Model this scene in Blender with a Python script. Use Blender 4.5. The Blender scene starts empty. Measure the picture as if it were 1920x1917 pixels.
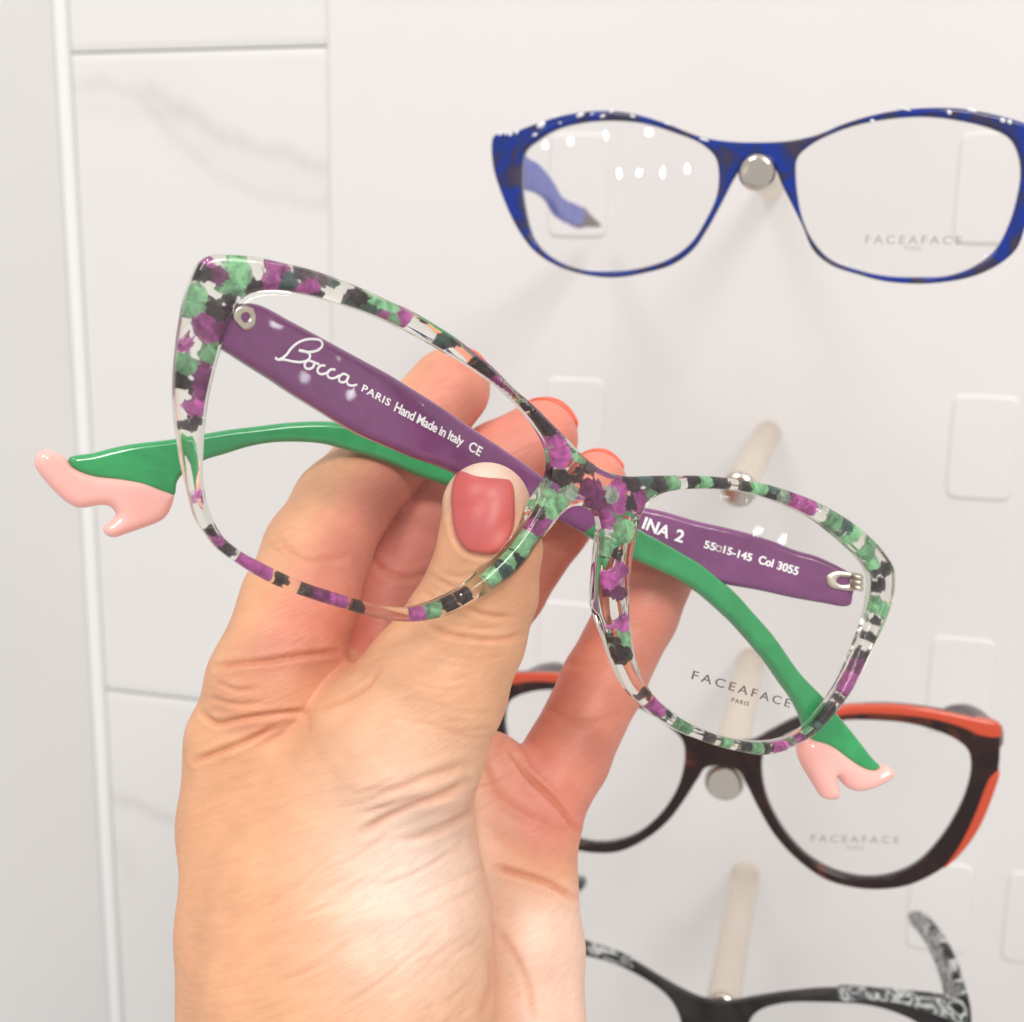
import bpy, math
import numpy as np
from mathutils import Matrix, Vector
C = bpy.context.scene.collection
SC = bpy.context.scene
rng = np.random.RandomState(7)
# ------------------------------------------------------------------ camera
F = 2324.0; CX, CY = 960.0, 958.5                 # focal length in photo pixels (1920 wide)
yw, pt, rl = [math.radians(a) for a in (14.464, 11.808, 0.930)]
def _rot(y, p, r):
    cy, sy, cp, sp, cr, sr = math.cos(y), math.sin(y), math.cos(p), math.sin(p), math.cos(r), math.sin(r)
    Ry = np.array([[cy,0,sy],[0,1,0],[-sy,0,cy]]); Rx = np.array([[1,0,0],[0,cp,-sp],[0,sp,cp]]); Rz = np.array([[cr,-sr,0],[sr,cr,0],[0,0,1]])
    return Rz @ Rx @ Ry
M = _rot(yw, pt, rl)                              # wall axes (x right, y down, z into wall) -> camera axes
B = np.array([[1,0,0],[0,0,1],[0,-1,0]], float)   # (right, down, in) -> Blender X, Y, Z
W = B @ M.T                                       # camera axes (right, down, forward) -> Blender world
CAM = np.array([0.0, 0.0, 1.45])                  # metres
def cam2w(p): return (np.asarray(p, float) * 0.001) @ W.T + CAM
cam = bpy.data.objects.new('camera', bpy.data.cameras.new('camera')); C.objects.link(cam); SC.camera = cam
mw = np.eye(4); mw[:3,0] = W @ [1,0,0]; mw[:3,1] = W @ [0,-1,0]; mw[:3,2] = W @ [0,0,-1]; mw[:3,3] = CAM
cam.matrix_world = Matrix(mw.tolist())
cam.data.sensor_width = 36; cam.data.lens = 36*F/1920; cam.data.clip_start = 0.01; cam.data.clip_end = 20
cam.data.dof.use_dof = True; cam.data.dof.focus_distance = 0.198; cam.data.dof.aperture_fstop = cam.data.lens/1.9
# ------------------------------------------------------------------ world, lamps, exposure
wd = bpy.data.worlds.new('World'); SC.world = wd; wd.use_nodes = True
bg = wd.node_tree.nodes['Background']; bg.inputs[0].default_value = (1.0, 0.975, 0.955, 1); bg.inputs[1].default_value = 0.655
def area(name, loc, target, size, power, col):
    l = bpy.data.lights.new(name, 'AREA'); l.shape = 'DISK'; l.size = size; l.energy = power; l.color = col
    o = bpy.data.objects.new(name, l); C.objects.link(o); o.location = loc
    o.rotation_euler = (Vector(target)-Vector(loc)).to_track_quat('-Z','Y').to_euler(); return o
area('ceiling_lamp', (0.75, -0.95, 2.55), (0, 0.25, 1.35), 0.6, 16.0, (1.0, 0.965, 0.925))
area('ceiling_lamp', (-0.5, -0.8, 2.6), (0, 0.25, 1.35), 0.5, 8.5, (1.0, 0.95, 0.90))
SC.view_settings.view_transform = 'Standard'; SC.view_settings.look = 'None'
SC.view_settings.exposure = 0.05; SC.view_settings.gamma = 1.0; SC.view_settings.use_curve_mapping = False
SC.cycles.max_bounces = 14; SC.cycles.transmission_bounces = 12; SC.cycles.transparent_max_bounces = 24
SC.cycles.diffuse_bounces = 4; SC.cycles.glossy_bounces = 5; SC.cycles.sample_clamp_indirect = 6; SC.cycles.use_denoising = True
SC.cycles.caustics_refractive = True; SC.cycles.caustics_reflective = True; SC.cycles.blur_glossy = 0.3

# ------------------------------------------------------------------ helpers: objects
def tag(o, label=None, cat=None, group=None, kind=None):
    if label: o['label'] = label
    if cat: o['category'] = cat
    if group: o['group'] = group
    if kind: o['kind'] = kind
    return o
def empty(name, mat4, *a, **k):
    o = bpy.data.objects.new(name, None); C.objects.link(o); o.matrix_world = Matrix(mat4.tolist()); o.empty_display_size = 0.01
    return tag(o, *a, **k)
def pose(origin=(0,0,0), axes=None):
    m = np.eye(4); m[:3,3] = origin
    if axes is not None: m[:3,:3] = axes
    return m
def mesh_obj(name, V, Fc, mat, parent=None, smooth=True, attrs=None):
    me = bpy.data.meshes.new(name)
    V = np.asarray(V, np.float32)
    if isinstance(Fc, np.ndarray):
        n, k = Fc.shape
        me.vertices.add(len(V)); me.vertices.foreach_set('co', V.ravel())
        me.loops.add(n*k); me.loops.foreach_set('vertex_index', Fc.astype(np.int32).ravel())
        me.polygons.add(n); me.polygons.foreach_set('loop_start', np.arange(0, n*k, k, dtype=np.int32)); me.polygons.foreach_set('loop_total', np.full(n, k, np.int32))
        me.update(calc_edges=True)
    else:
        me.from_pydata([tuple(v) for v in V.tolist()], [], Fc)
    me.validate()
    if smooth: me.polygons.foreach_set('use_smooth', [True]*len(me.polygons))
    for nm, arr in (attrs or {}).items():
        arr = np.asarray(arr, np.float32)
        if arr.ndim == 1: a = me.attributes.new(nm, 'FLOAT', 'POINT'); a.data.foreach_set('value', arr)
        else: a = me.attributes.new(nm, 'FLOAT_COLOR', 'POINT'); a.data.foreach_set('color', arr.ravel())
    me.materials.append(mat)
    o = bpy.data.objects.new(name, me); C.objects.link(o)
    if parent is not None: o.parent = parent
    return o
# ------------------------------------------------------------------ helpers: projection
def rays(P):
    P = np.asarray(P, float).reshape(-1, 2); return np.c_[(P[:,0]-CX)/F, (P[:,1]-CY)/F, np.ones(len(P))]
def cpt(px, py, z): return np.array([(px-CX)/F*z, (py-CY)/F*z, z])
class Frame:                                      # local millimetre frame placed in camera space
    def __init__(s, origin, axes): s.o = np.array(origin, float); s.A = np.array(axes, float)   # columns
    def on(s, P, g=lambda x, y: 0*x):             # photo pixels -> local (x, y) on the surface w = g(x, y)
        r = rays(P) @ s.A; o = (-s.o) @ s.A
        w = np.zeros(len(r))
        for _ in range(40):
            t = (w - o[2]) / r[:,2]; x = o[0]+t*r[:,0]; y = o[1]+t*r[:,1]; w = 0.5*w + 0.5*g(x, y)
        return np.c_[x, y]
    def matrix(s): return pose(cam2w(s.o), W @ s.A)
def smooth_poly(P, step=0.6, closed=True):
    P = np.asarray(P, float); n = len(P); out = []
    rngi = range(n) if closed else range(n-1)
    for i in rngi:
        p0, p1, p2, p3 = (P[(i-1) % n], P[i], P[(i+1) % n], P[(i+2) % n]) if closed else (P[max(i-1,0)], P[i], P[i+1], P[min(i+2,n-1)])
        d = np.linalg.norm(p2-p1); k = max(1, int(math.ceil(d/step)))
        a0, a1, a2 = [max(np.linalg.norm(b-a), 1e-6)**0.5 for a, b in ((p0,p1),(p1,p2),(p2,p3))]
        m1 = ((p1-p0)/a0 - (p2-p0)/(a0+a1) + (p2-p1)/a1)*a1 if np.linalg.norm(p1-p0) > 1e-6 else (p2-p1)
        m2 = ((p2-p1)/a1 - (p3-p1)/(a1+a2) + (p3-p2)/a2)*a1 if np.linalg.norm(p3-p2) > 1e-6 else (p2-p1)
        for j in range(k):
            t = j/k; out.append((2*t**3-3*t**2+1)*p1 + (t**3-2*t**2+t)*m1 + (-2*t**3+3*t**2)*p2 + (t**3-t**2)*m2)
    if not closed: out.append(P[-1])
    return np.array(out)
def seg_dist(X, Y, P, closed=True):               # distance from points to polyline
    d2 = np.full(X.shape, 1e9); n = len(P)
    for i in range(n if closed else n-1):
        a = P[i]; b = P[(i+1) % n]; e = b-a; L = e@e
        if L < 1e-12: continue
        wx = X-a[0]; wy = Y-a[1]; t = np.clip((wx*e[0]+wy*e[1])/L, 0, 1)
        d2 = np.minimum(d2, (wx-t*e[0])**2 + (wy-t*e[1])**2)
    return np.sqrt(d2)
def inside(X, Y, P):
    c = np.zeros(X.shape, bool); n = len(P)
    for i in range(n):
        a = P[i]; b = P[(i+1) % n]
        if a[1] == b[1]: continue
        m = ((a[1] > Y) != (b[1] > Y)) & (X < (b[0]-a[0])*(Y-a[1])/(b[1]-a[1]) + a[0]); c ^= m
    return c
def sdpoly(X, Y, P): 
    d = seg_dist(X, Y, P); return np.where(inside(X, Y, P), -d, d)
def nets(Fv, org, h):                             # surface nets
    s = Fv < 0; nx, ny, nz = Fv.shape
    acc = np.zeros((nx-1, ny-1, nz-1, 3), np.float32); cnt = np.zeros((nx-1, ny-1, nz-1), np.float32)
    sl = lambda d, n: slice(d, n-1+d)
    for ax in range(3):
        o1, o2 = [a for a in range(3) if a != ax]
        for d1 in (0, 1):
            for d2 in (0, 1):
                off = [0,0,0]; off[o1] = d1; off[o2] = d2
                A = Fv[sl(off[0],nx), sl(off[1],ny), sl(off[2],nz)]
                off2 = list(off); off2[ax] = 1
                Bv = Fv[sl(off2[0],nx), sl(off2[1],ny), sl(off2[2],nz)]
                m = (A < 0) != (Bv < 0); t = np.where(m, A/np.where(m, A-Bv, 1), 0)
                cnt += m
                acc[..., ax] += t*m; acc[..., o1] += d1*m; acc[..., o2] += d2*m
    act = cnt > 0; idx = np.full(act.shape, -1, np.int64); idx[act] = np.arange(act.sum())
    ijk = np.argwhere(act); V = (ijk + acc[act]/cnt[act][:, None])*h + org
    faces = []
    for ax in range(3):
        o1, o2 = [(1,2),(2,0),(0,1)][ax]
        a = [slice(None)]*3; b = [slice(None)]*3; a[ax] = slice(0,-1); b[ax] = slice(1,None)
        m = s[tuple(a)] != s[tuple(b)]; e = np.argwhere(m); st = s[tuple(a)][m]
        ok = (e[:,o1] > 0) & (e[:,o2] > 0) & (e[:,o1] < Fv.shape[o1]-1) & (e[:,o2] < Fv.shape[o2]-1)
        e = e[ok]; st = st[ok]
        def g(d1, d2):
            q = e.copy(); q[:,o1] -= d1; q[:,o2] -= d2; return idx[q[:,0], q[:,1], q[:,2]]
        Q = np.stack([g(1,1), g(0,1), g(0,0), g(1,0)], 1)
        Q[~st] = Q[~st][:, ::-1]; faces.append(Q)
    return V, np.concatenate(faces)
def bil(G, x, y, x0, y0, h):
    u = np.clip((x-x0)/h, 0, G.shape[0]-1.001); v = np.clip((y-y0)/h, 0, G.shape[1]-1.001)
    i = u.astype(int); j = v.astype(int); fu = u-i; fv = v-j
    return (G[i,j]*(1-fu)*(1-fv)+G[i+1,j]*fu*(1-fv)+G[i,j+1]*(1-fu)*fv+G[i+1,j+1]*fu*fv)
def plate(name, outline, holes, mat, parent, w0=0.0, w1=3.5, r=0.8, h=0.3, g=None, inset=0.0, attr=None, thick=None, smoothstep=0.6):
    """solid plate in local mm: outline minus holes, from w0 to w1 (away from the viewer) with rounded edges, bent to w = g(x, y)"""
    O = smooth_poly(outline, smoothstep); H = [smooth_poly(q, smoothstep) for q in holes]
    x0, y0 = O.min(0)-2*h; x1, y1 = O.max(0)+2*h
    xs = np.arange(x0, x1+h, h); ys = np.arange(y0, y1+h, h); X, Y = np.meshgrid(xs, ys, indexing='ij')
    D = sdpoly(X, Y, O)
    for q in H: D = np.maximum(D, -sdpoly(X, Y, q))
    D = D + inset
    th = thick if thick is not None else (lambda x, y: 0*x)
    tmax = float(th(X, Y).max())
    ws = np.arange(w0+inset-2*h, w1-inset+tmax+3*h, h)
    def sd(x, y, w, d):
        lo = w0+inset; hi = w1-inset+th(x, y); c = (lo+hi)/2; hh = (hi-lo)/2
        a = d+r; b = np.abs(w-c)-(hh-r)
        return np.minimum(np.maximum(a, b), 0)+np.hypot(np.maximum(a, 0), np.maximum(b, 0))-r
    G3 = sd(X[:,:,None], Y[:,:,None], ws[None,None,:], D[:,:,None])
    V, Q = nets(G3, np.array([xs[0], ys[0], ws[0]]), h)
    f = lambda p: sd(p[:,0], p[:,1], p[:,2], bil(D, p[:,0], p[:,1], xs[0], ys[0], h))
    for _ in range(2):
        e = 0.05; v = f(V); gr = np.stack([(f(V+d)-f(V-d))/(2*e) for d in np.eye(3)*e], 1)
        V = V - np.clip(v, -.3, .3)[:,None]*gr/np.maximum((gr**2).sum(1), .3)[:,None]
    at = attr(V) if attr else None
    if g is not None: V[:,2] += g(V[:,0], V[:,1])
    return mesh_obj(name, V*0.001, Q[:, ::1], mat, parent, attrs=at)
# ------------------------------------------------------------------ helpers: materials
def mat(name):
    m = bpy.data.materials.new(name); m.use_nodes = True; nt = m.node_tree
    for n in list(nt.nodes):
        if n.type != 'OUTPUT_MATERIAL': nt.nodes.remove(n)
    return m, nt, nt.nodes['Material Output']
def N(nt, t, **k):
    n = nt.nodes.new(t)
    for a, b in k.items():
        if a.startswith('i_'): n.inputs[a[2:].replace('_', ' ')].default_value = b
        else: setattr(n, a, b)
    return n
def principled(name, col, rough=0.4, bumpy=None, var=None, **k):
    m, nt, out = mat(name); p = N(nt, 'ShaderNodeBsdfPrincipled'); p.inputs['Base Color'].default_value = (*col, 1); p.inputs['Roughness'].default_value = rough
    for a, b in k.items(): p.inputs[a.replace('_', ' ')].default_value = b
    tc = N(nt, 'ShaderNodeTexCoord')
    if var:                                       # (scale, second colour)
        no = N(nt, 'ShaderNodeTexNoise'); no.inputs['Scale'].default_value = var[0]; no.inputs['Detail'].default_value = 5
        nt.links.new(tc.outputs['Object'], no.inputs['Vector'])
        mr = N(nt, 'ShaderNodeMapRange'); mr.inputs[1].default_value = .35; mr.inputs[2].default_value = .65; nt.links.new(no.outputs['Fac'], mr.inputs[0])
        mx = N(nt, 'ShaderNodeMix', data_type='RGBA'); mx.inputs[6].default_value = (*col, 1); mx.inputs[7].default_value = (*var[1], 1)
        nt.links.new(mr.outputs[0], mx.inputs[0]); nt.links.new(mx.outputs[2], p.inputs['Base Color'])
    if bumpy:
        no = N(nt, 'ShaderNodeTexNoise'); no.inputs['Scale'].default_value = bumpy[0]; nt.links.new(tc.outputs['Object'], no.inputs['Vector'])
        b = N(nt, 'ShaderNodeBump'); b.inputs['Strength'].default_value = bumpy[1]; b.inputs['Distance'].default_value = bumpy[2]
        nt.links.new(no.outputs['Fac'], b.inputs['Height']); nt.links.new(b.outputs[0], p.inputs['Normal'])
    nt.links.new(p.outputs[0], out.inputs[0]); return m
def lens_mat(name, tint=(0.985, 0.985, 0.985)):
    m, nt, out = mat(name); tr = N(nt, 'ShaderNodeBsdfTransparent'); tr.inputs[0].default_value = (*tint, 1)
    gl = N(nt, 'ShaderNodeBsdfGlossy'); gl.inputs['Roughness'].default_value = 0.0; fr = N(nt, 'ShaderNodeLayerWeight'); fr.inputs[0].default_value = .5
    pw = N(nt, 'ShaderNodeMath', operation='POWER'); pw.inputs[1].default_value = 5; nt.links.new(fr.outputs['Facing'], pw.inputs[0])
    ml = N(nt, 'ShaderNodeMath', operation='MULTIPLY_ADD'); ml.inputs[1].default_value = 0.5; ml.inputs[2].default_value = .018
    mx = N(nt, 'ShaderNodeMixShader'); nt.links.new(pw.outputs[0], ml.inputs[0]); nt.links.new(ml.outputs[0], mx.inputs[0])
    nt.links.new(tr.outputs[0], mx.inputs[1]); nt.links.new(gl.outputs[0], mx.inputs[2]); nt.links.new(mx.outputs[0], out.inputs[0]); return m
def glass_mat(name, col=(0.97, 0.97, 0.94), rough=0.0, ior=1.47):
    m, nt, out = mat(name); g = N(nt, 'ShaderNodeBsdfGlass'); g.inputs['Color'].default_value = (*col, 1); g.inputs['Roughness'].default_value = rough; g.inputs['IOR'].default_value = ior
    nt.links.new(g.outputs[0], out.inputs[0]); return m
def pigment_mat(name):                            # chips of colour lying in clear acetate; colour and cover stored on the mesh
    m, nt, out = mat(name); a = N(nt, 'ShaderNodeAttribute', attribute_name='chip')
    tc = N(nt, 'ShaderNodeTexCoord'); no = N(nt, 'ShaderNodeTexNoise'); no.inputs['Scale'].default_value = 420; no.inputs['Detail'].default_value = 6; no.inputs['Distortion'].default_value = 1.2
    nt.links.new(tc.outputs['Object'], no.inputs['Vector'])
    mr = N(nt, 'ShaderNodeMapRange'); mr.inputs[1].default_value = .3; mr.inputs[2].default_value = .72; mr.inputs[3].default_value = .55; mr.inputs[4].default_value = 2.1
    nt.links.new(no.outputs['Fac'], mr.inputs[0])
    s0 = N(nt, 'ShaderNodeVectorMath', operation='SCALE'); nt.links.new(a.outputs['Color'], s0.inputs[0]); nt.links.new(mr.outputs[0], s0.inputs['Scale'])
    n3 = N(nt, 'ShaderNodeTexNoise'); n3.inputs['Scale'].default_value = 900; n3.inputs['Detail'].default_value = 5; n3.inputs['Distortion'].default_value = 2; nt.links.new(tc.outputs['Object'], n3.inputs['Vector'])
    m3 = N(nt, 'ShaderNodeMapRange'); m3.inputs[1].default_value = .55; m3.inputs[2].default_value = .78; m3.inputs[4].default_value = .5; nt.links.new(n3.outputs['Fac'], m3.inputs[0])
    sc = N(nt, 'ShaderNodeMix', data_type='RGBA', blend_type='SCREEN'); nt.links.new(m3.outputs[0], sc.inputs[0]); nt.links.new(s0.outputs[0], sc.inputs[6]); nt.links.new(s0.outputs[0], sc.inputs[7]); sc = type('o', (), {'outputs': [sc.outputs[2]]})
    p = N(nt, 'ShaderNodeBsdfPrincipled'); p.inputs['Roughness'].default_value = .3; nt.links.new(sc.outputs[0], p.inputs['Base Color'])
    tl = N(nt, 'ShaderNodeBsdfTranslucent'); nt.links.new(sc.outputs[0], tl.inputs[0])
    m1 = N(nt, 'ShaderNodeMixShader'); m1.inputs[0].default_value = .35; nt.links.new(p.outputs[0], m1.inputs[1]); nt.links.new(tl.outputs[0], m1.inputs[2])
    tr = N(nt, 'ShaderNodeBsdfTransparent'); mx = N(nt, 'ShaderNodeMixShader')
    cr = N(nt, 'ShaderNodeMapRange'); cr.inputs[1].default_value = .38; cr.inputs[2].default_value = .62; cr.inputs[4].default_value = .93
    n4 = N(nt, 'ShaderNodeTexNoise'); n4.inputs['Scale'].default_value = 1100; n4.inputs['Detail'].default_value = 4; nt.links.new(tc.outputs['Object'], n4.inputs['Vector'])
    a4 = N(nt, 'ShaderNodeMath', operation='MULTIPLY_ADD'); a4.inputs[1].default_value = 1.5; nt.links.new(n4.outputs['Fac'], a4.inputs[0]); nt.links.new(a.outputs['Alpha'], a4.inputs[2])
    a5 = N(nt, 'ShaderNodeMath', operation='SUBTRACT'); a5.inputs[1].default_value = .78; nt.links.new(a4.outputs[0], a5.inputs[0]); nt.links.new(a5.outputs[0], cr.inputs[0])
    nt.links.new(cr.outputs[0], mx.inputs[0]); nt.links.new(tr.outputs[0], mx.inputs[1]); nt.links.new(m1.outputs[0], mx.inputs[2]); nt.links.new(mx.outputs[0], out.inputs[0]); return m
def attr_plastic(name, attr='tone', rough=.18, sss=.15, pearl=True):
    m, nt, out = mat(name); a = N(nt, 'ShaderNodeAttribute', attribute_name=attr)
    p = N(nt, 'ShaderNodeBsdfPrincipled'); p.inputs['Roughness'].default_value = rough; p.inputs['Coat Weight'].default_value = .6; p.inputs['Coat Roughness'].default_value = .01
    p.inputs['Subsurface Weight'].default_value = sss; p.inputs['Subsurface Scale'].default_value = .002; p.inputs['Subsurface Radius'].default_value = (1, .6, .8)
    tc = N(nt, 'ShaderNodeTexCoord'); no = N(nt, 'ShaderNodeTexNoise'); no.inputs['Scale'].default_value = 90; no.inputs['Detail'].default_value = 4; no.inputs['Distortion'].default_value = 2.5
    nt.links.new(tc.outputs['Object'], no.inputs['Vector'])
    mr = N(nt, 'ShaderNodeMapRange'); mr.inputs[1].default_value = .3; mr.inputs[2].default_value = .7; mr.inputs[3].default_value = .9 if pearl else 1; mr.inputs[4].default_value = 1.12 if pearl else 1
    nt.links.new(no.outputs['Fac'], mr.inputs[0])
    sc = N(nt, 'ShaderNodeVectorMath', operation='SCALE'); nt.links.new(a.outputs['Color'], sc.inputs[0]); nt.links.new(mr.outputs[0], sc.inputs['Scale'])
    nt.links.new(sc.outputs[0], p.inputs['Base Color']); nt.links.new(p.outputs[0], out.inputs[0]); return m
# ------------------------------------------------------------------ helpers: writing
def text_mesh(s, spacing=1.0, off=.006):
    cu = bpy.data.curves.new('t', 'FONT'); cu.body = s; cu.size = 1; cu.space_character = spacing; cu.extrude = 0.012; cu.offset = off
    o = bpy.data.objects.new('t', cu); C.objects.link(o); bpy.context.view_layer.update()
    me = bpy.data.meshes.new_from_object(o.evaluated_get(bpy.context.evaluated_depsgraph_get()))
    bpy.data.objects.remove(o); V = np.array([v.co[:] for v in me.vertices]); Fs = [list(p.vertices) for p in me.polygons]; return V, Fs
def write(name, s, fr, a, b, cap, mt, parent, g, spacing=1.0, off=.006):
    """text s along the photo pixels a -> b (baseline), cap height in pixels, lying on the surface w = g"""
    V, Fs = text_mesh(s, spacing, off)
    A2, B2 = fr.on([a, b], g); d = B2-A2; L = np.linalg.norm(d); d /= L; up = np.array([d[1], -d[0]])
    mid = (np.array(a)+b)/2; un = np.array([b[1]-a[1], -(b[0]-a[0])], float); un /= np.linalg.norm(un)
    hh = np.linalg.norm(np.diff(fr.on([mid, mid+un*cap], g), axis=0))
    x = (V[:,0]-V[:,0].min())/np.ptp(V[:,0])*L; y = V[:,1]/0.70*hh
    P = A2+x[:,None]*d+y[:,None]*up; w = g(P[:,0], P[:,1])-np.where(V[:,2] > 0, 0.07, -0.02)
    return mesh_obj(name, np.c_[P, w]*.001, Fs, mt, parent, smooth=False)
def tube(pts, rad, nseg=8):
    pts = np.asarray(pts, float); n = len(pts); rad = np.broadcast_to(rad, (n,)); V = []; Fc = []
    t = np.gradient(pts, axis=0); t /= np.linalg.norm(t, axis=1)[:,None]+1e-12
    u = np.cross(t[0], [0.3,0.1,1]); u /= np.linalg.norm(u)
    for i in range(n):
        u = u-t[i]*(u@t[i]); u /= np.linalg.norm(u); v = np.cross(t[i], u)
        for k in range(nseg):
            a = 2*math.pi*k/nseg; V.append(pts[i]+rad[i]*(math.cos(a)*u+math.sin(a)*v))
    for i in range(n-1):
        for k in range(nseg): Fc.append([i*nseg+k, i*nseg+(k+1)%nseg, (i+1)*nseg+(k+1)%nseg, (i+1)*nseg+k])
    Fc.append(list(range(nseg))[::-1]); Fc.append([(n-1)*nseg+k for k in range(nseg)])
    return np.array(V), Fc
def join(parts):
    V = []; Fc = []; o = 0
    for v, f in parts:
        V.append(np.asarray(v)); Fc += [[i+o for i in q] for q in f]; o += len(v)
    return np.concatenate(V), Fc
# ================================================================== the wall behind
DW = 420.0                                        # mm from the camera to the tiled wall, square to it
wallF = Frame(M @ [0,0,DW], M)                    # local x right, y down, w into the wall
BOARD = -1.8                                      # board face stands 5 mm off the tiles
gb = lambda x, y: 0*x+BOARD
m_tile, nt, out = mat('marble_tile')
p = N(nt, 'ShaderNodeBsdfPrincipled'); p.inputs['Roughness'].default_value = .38
a = N(nt, 'ShaderNodeAttribute', attribute_name='vein'); tc = N(nt, 'ShaderNodeTexCoord')
no = N(nt, 'ShaderNodeTexNoise'); no.inputs['Scale'].default_value = 60; no.inputs['Detail'].default_value = 6; nt.links.new(tc.outputs['Object'], no.inputs['Vector'])
ml = N(nt, 'ShaderNodeMath', operation='MULTIPLY'); nt.links.new(a.outputs['Fac'], ml.inputs[0]); nt.links.new(no.outputs['Fac'], ml.inputs[1])
mx = N(nt, 'ShaderNodeMix', data_type='RGBA'); mx.inputs[6].default_value = (.70,.685,.672,1); mx.inputs[7].default_value = (.46,.44,.415,1)
nt.links.new(ml.outputs[0], mx.inputs[0]); nt.links.new(mx.outputs[2], p.inputs['Base Color']); nt.links.new(p.outputs[0], out.inputs[0])
m_board = principled('white_board', (.705,.683,.670), .36, bumpy=(900, .15, .0001), var=(7, (.69,.665,.655)))
m_trim = principled('white_trim', (.77,.775,.76), .3, bumpy=(300, .1, .0001))
m_side = principled('painted_panel', (.65,.635,.62), .5, bumpy=(700, .2, .0001), var=(9, (.63,.615,.605)))
wempty = empty('tiled_wall', wallF.matrix(), kind='structure')
g0 = lambda x, y: 0*x
l0 = wallF.on([(132,0),(237,1917)], g0)[:,0].mean(); l00 = wallF.on([(92,0),(203,1917)], lambda x,y: 0*x-3)[:,0].mean()
lb = wallF.on([(613,90),(613,360)], gb)[:,0].mean()
gy1 = wallF.on([(135,100),(610,86)], g0)[:,1].mean(); gy2 = wallF.on([(210,1297),(370,1312)], g0)[:,1].mean()
th_ = gy2-gy1
V = []; Fc = []; vein = []
veins = [([(140,160),(190,158),(250,172),(300,178),(340,205),(400,245),(470,275),(540,292),(640,325)], 9, .5),
         ([(270,195),(330,260),(400,320),(470,360),(540,375),(640,385)], 8, .35), ([(300,175),(420,290),(520,330),(640,350)], 26, .22),
         ([(215,1495),(270,1515),(310,1530),(345,1550)], 8, .6), ([(150,205),(260,212),(330,215)], 10, .2), ([(170,1560),(230,1590),(250,1640)], 14, .25)]
vl = [(wallF.on(v, g0), w_*DW/F*1.9, s_) for v, w_, s_ in veins]
for (x0, x1) in ((l0-1.0, lb+30),):
    for (ya, yb) in ((gy1-th_+.6, gy1-.35), (gy1+.35, gy2-.35), (gy2+.35, gy2+th_-.35)):
        nx, ny = 70, 130; xs = np.linspace(x0, x1, nx); ys = np.linspace(ya, yb, ny); X, Y = np.meshgrid(xs, ys, indexing='ij'); o = sum(len(v) for v in V)
        e = np.minimum(Y-ya, yb-Y); Wd = np.where(e < .3, .5, 0.0)
        V.append(np.c_[X.ravel(), Y.ravel(), Wd.ravel()]); jit = 2.0*np.sin(X*.35)+1.3*np.sin(X*.9+Y*.4)
        vein.append(np.clip(sum(s_*np.exp(-(seg_dist(X, Y+jit*.35, P, False)/w_)**2) for P, w_, s_ in vl), 0, 1).ravel()*1.0)
        for i in range(nx-1):
            for j in range(ny-1): q = o+i*ny+j; Fc.append([q, q+ny, q+ny+1, q+1])
V = np.concatenate(V); mesh_obj('tile', V*.001, Fc, m_tile, wempty, attrs={'vein': np.concatenate(vein)})
def boxm(x0, x1, y0, y1, w0, w1, r=0.6):
    P = [(x0,y0),(x1,y0),(x1,y1),(x0,y1)]; V = []; lv = [(w1,0)]
    for k in range(4): t = k/3*math.pi/2; lv.append((w0+r*(1-math.sin(t)), r*(1-math.cos(t))))
    rings = []
    for w_, s_ in lv: rings.append(len(V)); V += [(x0+s_,y0+s_,w_),(x1-s_,y0+s_,w_),(x1-s_,y1-s_,w_),(x0+s_,y1-s_,w_)]
    Fc = [[rings[0]+3,rings[0]+2,rings[0]+1,rings[0]], [rings[-1]+i for i in range(4)]]
    for a_, b_ in zip(rings[:-1], rings[1:]):
        for i in range(4): Fc.append([a_+i, a_+(i+1)%4, b_+(i+1)%4, b_+i])
    return V, Fc
v, f = boxm(l0-400, lb+900, -900, 900, 1.3, 9); mesh_obj('backing', np.array(v)*.001, f, principled('grout', (.55,.54,.52), .8), wempty, smooth=False)
tr_ = empty('corner_trim', wallF.matrix(), 'white vertical trim strip at the left edge of the marble tiles', 'trim')
v, f = boxm(l00, l0-1.2, -700, 700, -3.0, 1.2, 2.0); mesh_obj('strip', np.array(v)*.001, f, m_trim, tr_, smooth=False)
sp = empty('side_panel', wallF.matrix(), 'plain off-white panel left of the vertical trim strip', 'panel')
v, f = boxm(l00-400, l00-.8, -700, 700, -1.0, 1.2, .5); mesh_obj('panel', np.array(v)*.001, f, m_side, sp, smooth=False)
bd = empty('display_board', wallF.matrix(), 'large white display board with rounded slots, holding the spectacle rows', 'display board')
v, f = boxm(lb, lb+520, -600, 700, BOARD, -.05, 1.5); mesh_obj('board', np.array(v)*.001, f, m_board, bd, smooth=False)
m_lip = principled('slot_lip', (.705,.68,.667), .34); m_rec = principled('slot_panel', (.69,.665,.65), .35, var=(9, (.68,.655,.64)))
def rrect(x0, x1, y0, y1, r):
    P = []
    for cx_, cy_, a0 in ((x1-r,y0+r,-90),(x1-r,y1-r,0),(x0+r,y1-r,90),(x0+r,y0+r,180)):
        for k in range(5): t = math.radians(a0+k*22.5); P.append((cx_+r*math.cos(t), cy_+r*math.sin(t)))
    return P
slots = [((1035,706),(1126,710)), ((1797,738),(1907,744)), ((1006,1124),(1120,1132)), ((1750,1190),(1868,1200)), ((1714,1610),(1824,1622)), ((1041,248),(1134,250)), ((1822,246),(1915,246)), ((1896,1632),(2010,1645)), ((985,1538),(1100,1550))]
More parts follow.
